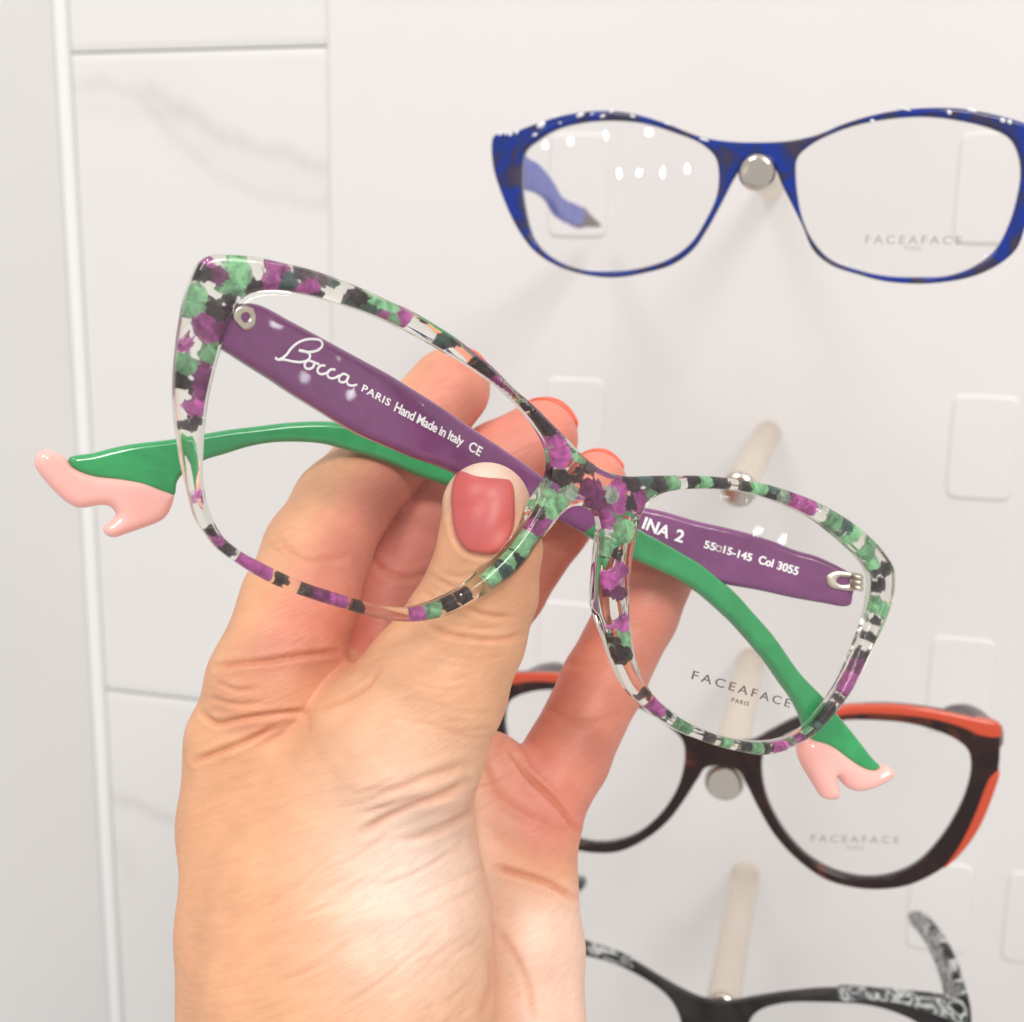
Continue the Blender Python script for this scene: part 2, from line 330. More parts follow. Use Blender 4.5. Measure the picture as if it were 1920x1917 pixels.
for a_, b_ in slots:
    q = wallF.on([a_, b_], gb); x0, x1 = q[0,0], q[1,0]; y0 = q[:,1].mean(); w_ = 20.5; xc = (x0+x1)/2; x0, x1 = xc-w_/2, xc+w_/2
    plate('slot_tab', rrect(x0,x1,y0,y0+34,3.0), [], m_lip, bd, BOARD-.7, BOARD+2.4, 1.3, .35)
# ------------------------------------------------------------------ display pegs
m_rod, nt, out = mat('clear_acrylic_rod')
p = N(nt, 'ShaderNodeBsdfPrincipled'); p.inputs['Base Color'].default_value = (.78,.70,.60,1); p.inputs['Roughness'].default_value = .15
tr = N(nt, 'ShaderNodeBsdfTransparent'); tr.inputs[0].default_value = (.97,.95,.92,1); lw = N(nt, 'ShaderNodeLayerWeight'); lw.inputs[0].default_value = .35
mr = N(nt, 'ShaderNodeMapRange'); mr.inputs[3].default_value = .16; mr.inputs[4].default_value = .6; nt.links.new(lw.outputs['Facing'], mr.inputs[0])
mx = N(nt, 'ShaderNodeMixShader'); nt.links.new(mr.outputs[0], mx.inputs[0]); nt.links.new(tr.outputs[0], mx.inputs[1]); nt.links.new(p.outputs[0], mx.inputs[2]); nt.links.new(mx.outputs[0], out.inputs[0])
m_cap = principled('steel_cap', (.62,.57,.51), .16, bumpy=(500, .3, .0002), Metallic=1.0)
def wcam(px, py, dn):                             # point on the pixel's ray at distance dn (mm) square to the wall
    r = rays([(px, py)])[0]; return r*dn/(r@M[:,2])
def peg(a_, b_, dn, rpx, label):
    """rod from pixel a_ on the board to pixel b_ at wall-normal distance dn"""
    A_ = wcam(*a_, DW+BOARD-.2); B_ = wcam(*b_, dn); d = A_-B_; L = np.linalg.norm(d); d /= L
    u = np.cross([0,1,0], d); u /= np.linalg.norm(u); v_ = np.cross(d, u); R_ = rpx/F*B_[2]
    e = empty('display_peg', Frame(B_, np.stack([u, v_, d], 1)).matrix(), label, 'display peg', 'clear pegs holding the spectacles')
    ang = np.linspace(0, 2*math.pi, 33)[:-1]
    def lathe(prof):
        V = [(r_*math.cos(t), r_*math.sin(t), z_) for r_, z_ in prof for t in ang]; Fs = []
        for i in range(len(prof)-1):
            for k in range(32): Fs.append([i*32+k, i*32+(k+1)%32, (i+1)*32+(k+1)%32, (i+1)*32+k])
        Fs.append([k for k in range(32)][::-1]); Fs.append([(len(prof)-1)*32+k for k in range(32)]); return np.array(V)*.001, Fs
    v, f = lathe([(R_*.86, 3.2), (R_*.9, 4), (R_*.9, L-.5), (R_*.9, L)]); mesh_obj('rod', v, f, m_rod, e)
    v, f = lathe([(R_*.02,-.02),(R_*.70,0),(R_*.78,.05),(R_*.9,.4),(R_,1.1),(R_*1.02,1.6),(R_,2.2),(R_*.9,2.8),(R_*.86,3.2)]); mesh_obj('cap', v, f, m_cap, e)
peg((1447,352), (1419,323), 306, 34, 'clear peg with round steel cap in the bridge of the blue spectacles')
peg((1440,812), (1384,920), 318, 34, 'clear peg with steel cap seen just above the right lens of the held spectacles')
peg((1408,1240), (1357,1470), 312, 37, 'clear peg with round steel cap in the bridge of the orange and brown spectacles')
peg((1397,1640), (1352,1900), 316, 36, 'clear peg rising above the bridge of the black spectacles at the bottom edge')
# ================================================================== spectacles on the wall
m_lens = lens_mat('demo_lens')
m_ink = principled('grey_print', (.16,.14,.13), .5); m_inkp = principled('pale_grey_print', (.36,.34,.33), .5)
def mottled(name, cols, scale, rough=.12, warp=.004):
    m, nt, out = mat(name); tc = N(nt, 'ShaderNodeTexCoord'); no = N(nt, 'ShaderNodeTexNoise'); no.inputs['Scale'].default_value = scale*1.5; no.inputs['Detail'].default_value = 3
    nt.links.new(tc.outputs['Object'], no.inputs['Vector']); s_ = N(nt, 'ShaderNodeVectorMath', operation='SCALE'); s_.inputs['Scale'].default_value = warp; nt.links.new(no.outputs['Color'], s_.inputs[0])
    ad = N(nt, 'ShaderNodeVectorMath', operation='ADD'); nt.links.new(tc.outputs['Object'], ad.inputs[0]); nt.links.new(s_.outputs[0], ad.inputs[1])
    n2 = N(nt, 'ShaderNodeTexNoise'); n2.inputs['Scale'].default_value = scale; n2.inputs['Detail'].default_value = 2; n2.inputs['Distortion'].default_value = 1; nt.links.new(ad.outputs[0], n2.inputs['Vector'])
    cr = N(nt, 'ShaderNodeValToRGB'); nt.links.new(n2.outputs['Fac'], cr.inputs[0]); el = cr.color_ramp.elements
    while len(el) < len(cols): el.new(.5)
    for e_, (pos_, c_) in zip(el, cols): e_.position = pos_; e_.color = (*c_, 1)
    p = N(nt, 'ShaderNodeBsdfPrincipled'); p.inputs['Roughness'].default_value = rough; p.inputs['Coat Weight'].default_value = .1; p.inputs['Specular IOR Level'].default_value = .3; p.inputs['Coat Roughness'].default_value = .02
    nt.links.new(cr.outputs[0], p.inputs['Base Color']); nt.links.new(p.outputs[0], out.inputs[0]); return m
m_blue = mottled('blue_acetate', [(.40,(.008,.03,.26)),(.50,(.012,.03,.18)),(.57,(.03,.03,.10)),(.66,(.045,.038,.07))], 150)
m_brown = mottled('brown_acetate', [(.38,(.018,.008,.008)),(.55,(.03,.012,.010)),(.64,(.12,.026,.010)),(.72,(.16,.045,.02))], 70)
m_black = mottled('black_acetate', [(.4,(.012,.01,.01)),(.6,(.03,.024,.024))], 70)
m_speck = mottled('speckled_acetate', [(.42,(.015,.015,.017)),(.48,(.10,.11,.11)),(.53,(.62,.64,.62)),(.60,(.10,.11,.11))], 190, warp=.001)
m_orange = principled('orange_acetate', (.56,.06,.018), .22, Coat_Weight=.4)
m_peri = principled('periwinkle_acetate', (.10,.13,.50), .25, var=(150, (.14,.17,.54)), Subsurface_Weight=.2, Subsurface_Scale=.002)
m_grey = principled('grey_tip', (.17,.15,.15), .4)
def plane_at(px, py, dn, tiltx=0.0, tilty=0.0):
    o = wcam(px, py, dn); a, b = math.radians(tiltx), math.radians(tilty)
    R1 = np.array([[1,0,0],[0,math.cos(a),-math.sin(a)],[0,math.sin(a),math.cos(a)]]); R2 = np.array([[math.cos(b),0,math.sin(b)],[0,1,0],[-math.sin(b),0,math.cos(b)]])
    return Frame(o, M @ R2 @ R1)
def gcurv(k): return lambda x, y: k*x*x
# --- blue
BO = [(921,264),(926,253),(940,250),(961,247),(1005,231),(1059,215),(1124,207),(1183,212),(1248,231),(1313,256),(1368,265),(1422,266.5),(1476,264),(1530,253),(1584,231),(1638,215),(1693,205),(1747,201.5),(1801,203),(1855,212),(1909,226),(1936,236),(1949,250),(1950,290),(1938,370),(1922,430),(1909,464),(1882,491),(1828,518),(1747,532),(1665,529),(1611,516),(1557,497),(1525,470),(1503,421),(1481,377),(1466,347),(1454,318),(1441,298),(1422,290),(1403,294),(1389,314),(1372,342),(1351,383),(1324,432),(1297,470),(1259,497),(1205,513),(1151,521),(1097,516),(1043,499),(999,470),(967,426),(940,367),(923,312)]
BL = [(983,285),(1010,261),(1043,242),(1097,229),(1151,226),(1205,231),(1259,247),(1313,269),(1340,294),(1347,323),(1343,367),(1324,410),(1297,453),(1259,483),(1205,502),(1140,509),(1086,505),(1032,483),(999,448),(983,394),(977,340)]
BR = [(1492,329),(1495,296),(1519,272),(1573,245),(1628,229),(1693,220),(1747,219),(1801,226),(1855,239),(1893,258),(1909,285),(1915,323),(1909,367),(1893,421),(1866,470),(1823,502),(1774,518),(1720,520),(1665,518),(1611,507),(1557,486),(1525,453),(1503,405)]
bf = plane_at(1422, 300, 308); gbl = gcurv(.0014)
be = empty('spectacles', bf.matrix(), 'blue and black marbled spectacles hanging at the upper right of the board', 'spectacles', 'spectacles shown on the board')
plate('frame_front', bf.on(BO, gbl), [bf.on(BL, gbl), bf.on(BR, gbl)], m_blue, be, 0, 3.6, .9, .35, g=gbl)
def lens_part(fr, P, g, parent, k=1.2): return plate('lens', fr.on(P, g), [], m_lens, parent, k, k+1.5, .2, .5, g=g, inset=.05)
gln = lambda x, y: .0014*x*x+.0030*((np.abs(x)-34)**2+(y-5)**2)-.0
lens_part(bf, BL, gbl, be); lr = lens_part(bf, BR, gbl, be)
gpl = lambda x, y: gbl(x, y)+1.2
write('lettering', 'FACEAFACE', bf, (1622,457), (1803,459), 16, m_inkp, lr, gpl, 1.35); write('lettering', 'PARIS', bf, (1696,469), (1726,470), 8, m_inkp, lr, gpl, 1.2)
m_glint = principled('white_glint', (.74,.76,.82), .12, Coat_Weight=.5)  # bright glints along the top rim, modelled as small white studs
for x_, y_, w_, h_ in [(1015,234,9,6),(1003,253,5,3),(1040,219,6,3),(1088,216,8,4),(1130,218,5,3),(1147,209,5,3),(1186,218,5,3),(1254,233,9,2),(1320,262,9,2.5),(938,251,4,4),(949,250,4,4),(957,252,4,4),(969,248,4,4),(1636,227,4,3),(1693,204,14,2),(1780,211,4,4),(1822,207,9,3),(1880,226,5,4),(1893,229,4,4),(1050,231,3,2),(1110,214,4,2)]:
    q = bf.on([(x_, y_)], gbl)[0]; z_ = gbl(q[0], q[1]); v = []; f = []; k = 308/F
    for i in range(5):
        for j in range(12): a_ = i/4*math.pi/2; b_ = j*math.pi/6; v.append((q[0]+k*w_*math.cos(a_)*math.cos(b_), q[1]+k*h_*math.cos(a_)*math.sin(b_)-k*w_*.25*math.cos(a_)*math.cos(b_)*np.sign(1150-x_), z_+.02-.28*math.sin(a_)))
    for i in range(4):
        for j in range(12): f.append([i*12+j, i*12+(j+1)%12, i*12+12+(j+1)%12, i*12+12+j])
    mesh_obj('white_glint', np.array(v)*.001, f, m_glint, be)
def temple_plate(nm, P, dA, dB, mt, parent, fr, w_=2.6, r=1.0, split=None, t0=None):
    """plate on the slanted plane through pixel dA=(px,py,dn) and dB=(px,py,dn); vertical edge direction is the wall's"""
    A_ = wcam(*dA); B_ = wcam(*dB); d = B_-A_; d /= np.linalg.norm(d); v_ = M[:,1]-d*(M[:,1]@d); v_ /= np.linalg.norm(v_); n_ = np.cross(d, v_)
    lf = Frame(A_, np.stack([d, v_, n_], 1)); q = lf.on(P)
    o = plate(nm, q, [], mt, None, -w_/2, w_/2, r, .35)
    Mi = np.linalg.inv(fr.matrix()) @ lf.matrix(); V_ = np.empty(len(o.data.vertices)*3, np.float32); o.data.vertices.foreach_get('co', V_)
    V_ = V_.reshape(-1,3) @ Mi[:3,:3].T + Mi[:3,3]; o.data.vertices.foreach_set('co', V_.astype(np.float32).ravel()); o.data.update(); o.parent = parent; return o
bt = temple_plate('temple', [(955,268),(986,296),(1005,307),(1032,340),(1048,367),(1086,388),(1092,396),(1084,424),(1066,420),(1043,405),(1026,378),(1005,363),(983,356),(955,340)], (950,300,319), (1105,400,396), m_peri, be, bf)
temple_plate('temple_tip', [(1086,389),(1104,403),(1124,424),(1100,426),(1080,424)], (950,300,319), (1105,400,396), m_grey, bt, bf, 2.5)
# --- orange and brown
RO = [(1352,1400),(1404,1392),(1441,1374),(1493,1348),(1571,1327),(1623,1323),(1675,1323),(1753,1332),(1831,1348),(1872,1358),(1877,1366),(1876,1400),(1873,1442),(1857,1504),(1831,1561),(1795,1608),(1753,1640),(1701,1663),(1649,1670),(1597,1666),(1545,1650),(1493,1613),(1451,1567),(1420,1515),(1399,1473),(1383,1447),(1357,1435)]
RI = [(1428,1431),(1436,1405),(1462,1387),(1493,1371),(1545,1358),(1597,1352),(1649,1353),(1701,1358),(1753,1371),(1795,1390),(1816,1410),(1821,1442),(1811,1489),(1790,1535),(1759,1582),(1717,1624),(1670,1645),(1623,1650),(1571,1640),(1519,1613),(1482,1577),(1451,1530),(1433,1483)]
RT = [(1500,1347),(1571,1327),(1623,1323),(1675,1323),(1753,1332),(1831,1348),(1873,1358),(1878,1366),(1877,1382),(1840,1381),(1805,1366),(1753,1351),(1701,1344),(1649,1340),(1590,1341),(1540,1349)]
RS = [(1874,1446),(1858,1504),(1832,1561),(1796,1608),(1768,1630),(1792,1596),(1812,1560),(1830,1520),(1846,1478),(1858,1455)]
rf = plane_at(1355, 1430, 306, -3, 2); grd = gcurv(.0012)
hx = np.array([math.cos(math.radians(-1.2)), math.sin(math.radians(-1.2))]); c0 = rf.on([(1355,1418)], grd)[0]
def mir(P): P = np.asarray(P); d = P-c0; return (P-2*(d@hx)[:,None]*hx)[::-1]
ro = rf.on(RO, grd); roR = ro[:]; full = np.concatenate([roR, mir(roR)[0:]]);
re_ = empty('spectacles', rf.matrix(), 'dark brown cat-eye spectacles with orange top edge, behind the hand', 'spectacles', 'spectacles shown on the board')
ri = rf.on(RI, grd)
full = np.concatenate([ro[1:-1], mir(ro[1:-1])])
plate('frame_front', full, [ri, mir(ri)], m_brown, re_, 0, 3.6, .9, .35, g=grd)
for q in (rf.on(RT, grd), rf.on(RS, grd)):
    for qq in (q, mir(q)): plate('orange_edge', qq, [], m_orange, re_, -.35, 3.2, .7, .35, g=grd)
rl_ = plate('lens', ri, [], m_lens, re_, 1.2, 2.7, .2, .5, g=grd, inset=.05); plate('lens', mir(ri), [], m_lens, re_, 1.2, 2.7, .2, .5, g=grd, inset=.05)
grp = lambda x, y: grd(x, y)+1.2
write('lettering', 'FACEAFACE', rf, (1521,1578), (1686,1582), 13, m_inkp, rl_, grp, 1.35); write('lettering', 'PARIS', rf, (1588,1593), (1618,1594), 7, m_inkp, rl_, grp, 1.2)
temple_plate('temple', [(1872,1400),(1872,1362),(1850,1345),(1828,1328),(1803,1320),(1772,1330),(1765,1348),(1800,1352),(1835,1372),(1852,1400)], (1868,1390,319), (1800,1335,336), m_grey, re_, rf, 3)
lt = mir(rf.on([(1868,1390),(1800,1335)], grd))
temple_plate('temple', [(880,1330),(930,1290),(985,1262),(1020,1246),(1052,1244),(1064,1256),(1060,1276),(1010,1282),(950,1310),(900,1350)], (880,1330,319), (1050,1255,345), m_grey, re_, rf, 3)
# --- black
KT = [(1097,1775),(1128,1785),(1180,1806),(1232,1837),(1274,1861),(1316,1879),(1363,1884),(1415,1876),(1467,1868),(1545,1861),(1623,1862),(1701,1869),(1764,1876),(1805,1890),(1815,1915),(1812,1960),(1790,2030),(1740,2100),(1650,2150),(1550,2150),(1470,2110),(1425,2040),(1400,1980),(1370,1945),(1345,1940),(1315,1965),(1285,2010),(1220,2080),(1120,2120),(1000,2100),(920,2030),(880,1930),(868,1840),(862,1760),(872,1738),(900,1730),(1000,1745),(1050,1758)]
KL = [(1102,1796),(1154,1811),(1206,1837),(1243,1863),(1264,1889),(1276,1925),(1262,1990),(1205,2060),(1110,2095),(1005,2070),(930,1990),(900,1900),(895,1830),(920,1790),(1000,1778)]
KR = [(1404,1925),(1420,1900),(1467,1884),(1545,1882),(1623,1887),(1675,1900),(1725,1925),(1760,1970),(1740,2030),(1690,2090),(1610,2125),(1530,2115),(1460,2060),(1420,1985)]
kf = plane_at(1352, 1900, 308, -4, 2); gk = gcurv(.0012)
ke = empty('spectacles', kf.matrix(), 'black spectacles with white speckled corner, cut off by the bottom edge', 'spectacles', 'spectacles shown on the board')
plate('frame_front', kf.on(KT, gk), [kf.on(KL, gk), kf.on(KR, gk)], m_black, ke, 0, 3.6, .9, .4, g=gk)
plate('speckled_edge', kf.on([(1570,1860),(1623,1861),(1701,1868),(1764,1875),(1806,1889),(1816,1915),(1812,1950),(1796,1950),(1785,1918),(1740,1900),(1690,1884),(1640,1878),(1575,1876)], gk), [], m_speck, ke, -.3, 3.9, .8, .35, g=gk)
plate('speckled_edge', kf.on([(1098,1774),(1128,1784),(1180,1805),(1190,1817),(1150,1806),(1098,1787),(1000,1760),(1000,1744),(1050,1757)], gk), [], m_speck, ke, -.3, 3.9, .8, .35, g=gk)
plate('lens', kf.on(KL, gk), [], m_lens, ke, 1.2, 2.7, .2, .6, g=gk, inset=.05); plate('lens', kf.on(KR, gk), [], m_lens, ke, 1.2, 2.7, .2, .6, g=gk, inset=.05)
temple_plate('temple', [(1812,1930),(1812,1890),(1800,1840),(1785,1795),(1765,1755),(1738,1720),(1722,1708),(1710,1714),(1712,1730),(1732,1755),(1752,1790),(1768,1830),(1778,1870),(1780,1900),(1790,1930)], (1802,1900,319), (1718,1718,368), m_speck, ke, kf, 2.8)
temple_plate('temple', [(880,1790),(960,1720),(1040,1665),(1082,1642),(1096,1646),(1092,1662),(1050,1690),(980,1745),(900,1810)], (885,1800,319), (1090,1650,368), m_speck, ke, kf, 2.8)
# ================================================================== the held spectacles
Z0 = 195.0
nn = np.array([-0.46450364,-0.05570346,0.88381757]); uu = np.array([0.88557121,-0.02921782,0.46358381]); vv = np.array([0,0.998019761,0.0629011595])
thm = 0.37992129; dx = math.cos(thm)*uu+math.sin(thm)*vv; dy = -math.sin(thm)*uu+math.cos(thm)*vv
hf = Frame(np.array([(1090-CX)/F, (930-CY)/F, 1])*Z0+dx*0.0151*Z0, np.stack([dx, dy, nn], 1))
gh = lambda x, y: .0012*x*x
OUT = [(373,499),(382,485),(400,477.5),(425,476),(484,481),(530,491),(592,506),(634,521),(680,539),(732,563),(771,580),(826,612),(863,636),(896,662),(928,688),(967,727),(1006,761),(1037,792),(1071,826),(1103,859),(1136,881),(1176,893),(1226,893),(1268,892),(1330,893),(1372,897),(1414,903),(1445,909),(1496,925),(1538,942),(1580,965),(1611,986),(1642,1013),(1667,1042),(1680,1065),(1682,1096),(1676,1132),(1663,1169),(1650,1198),(1635,1229),(1616,1269),(1599,1300),(1578,1330),(1553,1359),(1534,1378),(1509,1394),(1484,1407),(1453,1416),(1432,1418),(1401,1413),(1371,1407),(1340,1398),(1288,1378),(1246,1352),(1215,1327),(1183,1292),(1163,1250),(1148,1208),(1140,1160),(1136,1112),(1134,1060),(1134,1020),(1137,990),(1130,966),(1111,954),(1080,950),(1056,967),(1035,994),(1011,1022),(993,1050),(967,1079),(938,1100),(902,1123),(863,1146),(837,1157),(797,1166),(758,1167),(706,1160),(644,1142),(591,1126),(529,1103),(487,1082),(445,1055),(414,1032),(389,1000),(372,973),(360,929),(351,892),(343,854),(337,812),(332,763),(331,711),(336,648),(342,604),(352,554),(363,523)]
LL = [(384,850),(387,800),(393,752),(402,710),(413,668),(423,630),(435,595),(448,570),(468,552),(490,545),(520,543),(560,547),(600,555),(640,566),(680,579),(732,600),(790,628),(850,662),(900,692),(951,730),(988,766),(1015,800),(1033,832),(1040,860),(1038,890),(1025,925),(1003,970),(972,1016),(936,1056),(896,1090),(857,1113),(810,1134),(770,1142),(720,1138),(675,1126),(633,1113),(570,1092),(529,1074),(487,1053),(456,1036),(424,1011),(408,988),(394,955),(386,920),(383,885)]
RR = [(1193,1029),(1201,987),(1207,965),(1218,947),(1230,935),(1247,926),(1278,919),(1320,917),(1362,918),(1413,925),(1454,937),(1496,953),(1538,975),(1575,1003),(1605,1030),(1628,1053),(1642,1075),(1646,1092),(1644,1121),(1636,1163),(1623,1198),(1610,1233),(1589,1279),(1564,1319),(1534,1357),(1505,1380),(1475,1391),(1440,1395),(1400,1392),(1350,1380),(1319,1368),(1277,1346),(1240,1316),(1212,1278),(1195,1232),(1188,1188),(1184,1133),(1186,1081)]
SEEDS = """394,485,P 381,508,K 411,517,M 408,484,C 446,498,G 459,523,G 436,540,G 434,563,K 400,575,K 417,596,K 371,550,G 369,575,G 383,604,P 390,627,P 348,634,C 369,646,C 354,641,P 398,665,G 352,686,G 413,615,M 383,700,M 381,732,M 342,719,K 342,746,C 363,767,P 365,794,K 342,780,C 381,815,C 350,830,C 352,880,C 365,930,C 372,900,C 360,855,C 380,936,P 372,938,C 388,938,C 389,977,C 380,985,C 403,999,K 412,1009,P 399,1012,C 433,1030,K 466,1057,P 493,1078,P 531,1088,K 560,1103,C 575,1111,K 602,1119,M 633,1130,P 675,1142,K 708,1149,C 740,1152,C 765,1155,C 785,1155,P 816,1144,G 850,1139,K 876,1121,K 896,1108,C 928,1087,G 912,1105,C 949,1071,D 970,1050,K 962,1052,G 980,1030,G 993,1014,G 1011,990,P 1024,983,P 1032,962,G 1014,962,K 1050,946,G 1071,925,W 1061,899,K 1087,891,K 1108,917,M 1123,943,M 1134,970,P 519,502,P 509,529,P 488,513,C 477,534,K 542,529,D 571,508,S 603,519,S 588,540,P 596,559,K 561,554,P 634,529,D 628,559,C 642,544,C 667,559,K 665,575,D 692,544,G 680,556,K 701,586,D 706,562,G 732,572,G 722,597,P 737,602,G 763,589,P 784,610,C 796,591,K 810,625,C 834,646,D 850,662,C 873,646,C 883,677,C 860,640,K 902,680,K 920,696,K 941,716,P 956,727,P 972,748,G 993,761,K 1016,784,K 1032,805,K 1050,823,P 1058,860,P 1087,857,G 1110,870,S 1136,885,C 1079,878,C 1122,920,M 1140,903,C 1153,928,W 1166,945,P 1163,918,P 1188,908,K 1184,945,K 1213,899,D 1203,937,P 1226,935,G 1236,908,K 1245,924,K 1268,910,G 1289,914,C 1305,903,K 1328,901,G 1351,903,K 1366,914,K 1393,899,C 1401,922,K 1385,906,C 1429,919,G 1454,917,D 1450,933,K 1475,931,W 1484,917,M 1496,944,P 1523,954,P 1548,967,C 1569,975,G 1592,988,D 1548,944,W 1607,1000,G 1619,1017,C 1632,1030,G 1651,1042,C 1642,1055,G 1663,1069,K 1676,1086,C 1653,1101,K 1660,1118,C 1649,1132,G 1659,1146,G 1649,1167,K 1644,1184,C 1640,1197,K 1630,1215,C 1630,1231,K 1616,1254,M 1601,1279,P 1595,1292,P 1576,1313,K 1560,1334,K 1547,1350,K 1539,1369,D 1524,1382,C 1505,1394,P 1489,1398,C 1470,1405,P 1445,1407,K 1426,1403,G 1403,1398,K 1367,1390,G 1340,1386,K 1350,1395,C 1319,1373,C 1288,1361,G 1263,1340,K 1242,1325,P 1219,1300,K 1196,1265,C 1173,1231,K 1156,1202,K 1179,1198,G 1175,1173,P 1150,1163,C 1166,1150,C 1163,1112,M 1170,1070,P 1149,1087,P 1147,1060,C 1180,1050,C 1157,1039,K 1145,1029,G 1174,997,G 1143,977,P 1180,1091,C 1138,1133,C 1175,1135,C"""
COL = {'C': (.7,.72,.66,0), 'G': (.30,.60,.36,1), 'P': (.54,.13,.44,1), 'M': (.24,.055,.19,1), 'K': (.06,.045,.052,.86), 'D': (.10,.17,.165,.9), 'W': (.50,.66,.54,1), 'S': (.20,.155,.18,.85)}
sd_ = [s.split(',') for s in SEEDS.split()]; SP = hf.on([(float(a), float(b)) for a, b, _ in sd_], gh); SCc = np.array([COL[c] for _, _, c in sd_])
def wob(x, y, z, f, s):
    return np.sin(f*x+1.7*s+.6*np.sin(f*1.7*y+s))*np.cos(f*y*1.1-s+.8*z)+.5*np.sin(f*2.3*x-f*1.9*y+2.2*s+z)
def chips(V):
    x = V[:,0]+.20*wob(V[:,0], V[:,1], V[:,2], 1.7, 1)+.15*V[:,2]-.2; y = V[:,1]+.20*wob(V[:,1], V[:,0], V[:,2], 1.9, 3)+.1*V[:,2]
    d = (x[:,None]-SP[None,:,0])**2+(y[:,None]-SP[None,:,1])**2; i1 = d.argmin(1); c = SCc[i1].copy(); d1 = np.sqrt(d[np.arange(len(d)), i1]); c[:,3] *= np.clip((2.15-.35*(SCc[i1,0] < .08)+.35*np.sin(i1*2.4)-d1)/.9, 0, 1)
    c[:,:3] *= (1+.18*np.sin(i1*5.1))[:,None]; return {'chip': c}
m_clear = glass_mat('clear_acetate'); m_pig = pigment_mat('acetate_chips')
he = empty('spectacles', hf.matrix(), 'spectacles held in the hand, clear frame flecked purple, green and black', 'spectacles')
hO, hL, hR = hf.on(OUT, gh), hf.on(LL, gh), hf.on(RR, gh)
pad = lambda x, y: 2.6*np.exp(-((np.abs(x+1)-10.5)/4.5)**2)*np.clip((y+1)/4, 0, 1)*np.clip((20-y)/5, 0, 1)
ff = plate('frame_front', hO, [hL, hR], m_clear, he, 0, 3.6, .9, .3, g=gh, thick=pad)
plate('colour_flecks', hO, [hL, hR], m_pig, ff, .0, 2.75, .5, .25, g=gh, inset=.5, attr=chips)
ll_ = plate('lens', hL, [], m_lens, he, 1.0, 2.6, .2, .5, g=gh, inset=.05); lr_ = plate('lens', hR, [], m_lens, he, 1.0, 2.6, .2, .5, g=gh, inset=.05)
ghp = lambda x, y: gh(x, y)+1.0
write('lettering', 'FACEAFACE', hf, (1296,1273), (1480,1327), 16, m_ink, lr_, ghp, 1.4); write('lettering', 'PARIS', hf, (1371,1316), (1403,1324), 8, m_ink, lr_, ghp, 1.25)
# temples (local w is how far behind the front they run)
gl_ = lambda x, y: 9+.37*np.clip(x+55, -5, 140)-.003*np.clip(x+55, -5, 140)**2
gr_ = lambda x, y: 9+.53*np.clip(62-x, -5, 170)-.0019*np.clip(62-x, -5, 170)**2
PUR = (.20,.048,.17); GRN = (.03,.31,.10); DGR = (.04,.14,.07)
m_tmp = attr_plastic('two_tone_acetate'); m_pink = principled('pink_acetate', (.88,.47,.42), .12, Subsurface_Weight=.5, Subsurface_Scale=.003, Subsurface_Radius=(1,.35,.25), Coat_Weight=.6)
LT = [(400,585),(430,572),(484,569),(550,602),(613,636),(690,678),(732,701),(784,733),(836,766),(883,799),(936,834),(993,873),(1022,894),(1060,917),(1110,942),(1160,968),(1209,997),(1237,1012),(1268,1029),(1320,1060),(1351,1085),(1383,1112),(1414,1146),(1456,1194),(1505,1263),(1547,1307),(1574,1340),(1599,1369),(1620,1396),(1641,1423),(1656,1440),(1640,1448),(1600,1430),(1560,1402),(1528,1390),(1518,1365),(1511,1344),(1495,1313),(1474,1284),(1443,1240),(1411,1202),(1380,1168),(1330,1123),(1305,1104),(1268,1083),(1226,1064),(1191,1048),(1130,1018),(1080,990),(1020,962),(960,936),(900,908),(836,878),(784,860),(732,838),(676,814),(634,790),(592,764),(550,738),(509,710),(467,684),(423,656),(395,635)]
RT_ = [(1609,1082),(1590,1069),(1538,1044),(1496,1032),(1454,1015),(1392,996),(1310,977),(1247,959),(1214,952),(1150,935),(1050,912),(930,878),(836,845),(740,808),(655,794),(613,790),(550,792),(488,799),(425,807),(332,823),(238,835),(176,850),(132,859),(134,874),(165,892),(228,902),(290,918),(329,930),(334,906),(345,890),(383,865),(424,852),(466,839),(508,831),(560,829),(612,833),(654,844),(732,868),(784,891),(829,907),(900,930),(1000,962),(1100,997),(1200,1037),(1300,1077),(1362,1096),(1433,1109),(1496,1123),(1559,1134),(1588,1139),(1600,1136),(1604,1118)]
cl = hf.on([(1119,960),(1119,1000)], gl_); cr_ = hf.on([(1010,900),(1010,960)], gr_)
def toneL(V):
    s = (V[:,0]-cl[:,0].mean())+(V[:,1]-cl[:,1].mean())*.55; t = np.clip(.5+s/.3, 0, 1)[:,None]; return {'tone': np.c_[np.array(PUR)*(1-t)+np.array(GRN)*t, np.ones(len(V))]}
def toneR(V):
    s = -(V[:,0]-cr_[:,0].mean()); t = np.clip(.5+s/.3, 0, 1)[:,None]; return {'tone': np.c_[np.array(PUR)*(1-t)+np.array(GRN)*t, np.ones(len(V))]}
tl_ = plate('temple', hf.on(LT, gl_), [], m_tmp, he, 0, 3.2, 1.1, .35, g=gl_, attr=toneL)
tR_ = plate('temple', hf.on(RT_, gr_), [], m_tmp, he, 0, 3.2, 1.1, .35, g=gr_, attr=toneR)
PK1 = [(1524,1386),(1557,1394),(1578,1407),(1599,1423),(1626,1440),(1649,1444),(1658,1438),(1672,1438),(1686,1451),(1681,1461),(1658,1476),(1630,1486),(1610,1486),(1595,1476),(1585,1464),(1576,1459),(1577,1472),(1582,1488),(1578,1501),(1566,1503),(1555,1501),(1543,1484),(1530,1463),(1518,1442),(1509,1417),(1509,1396),(1514,1387)]
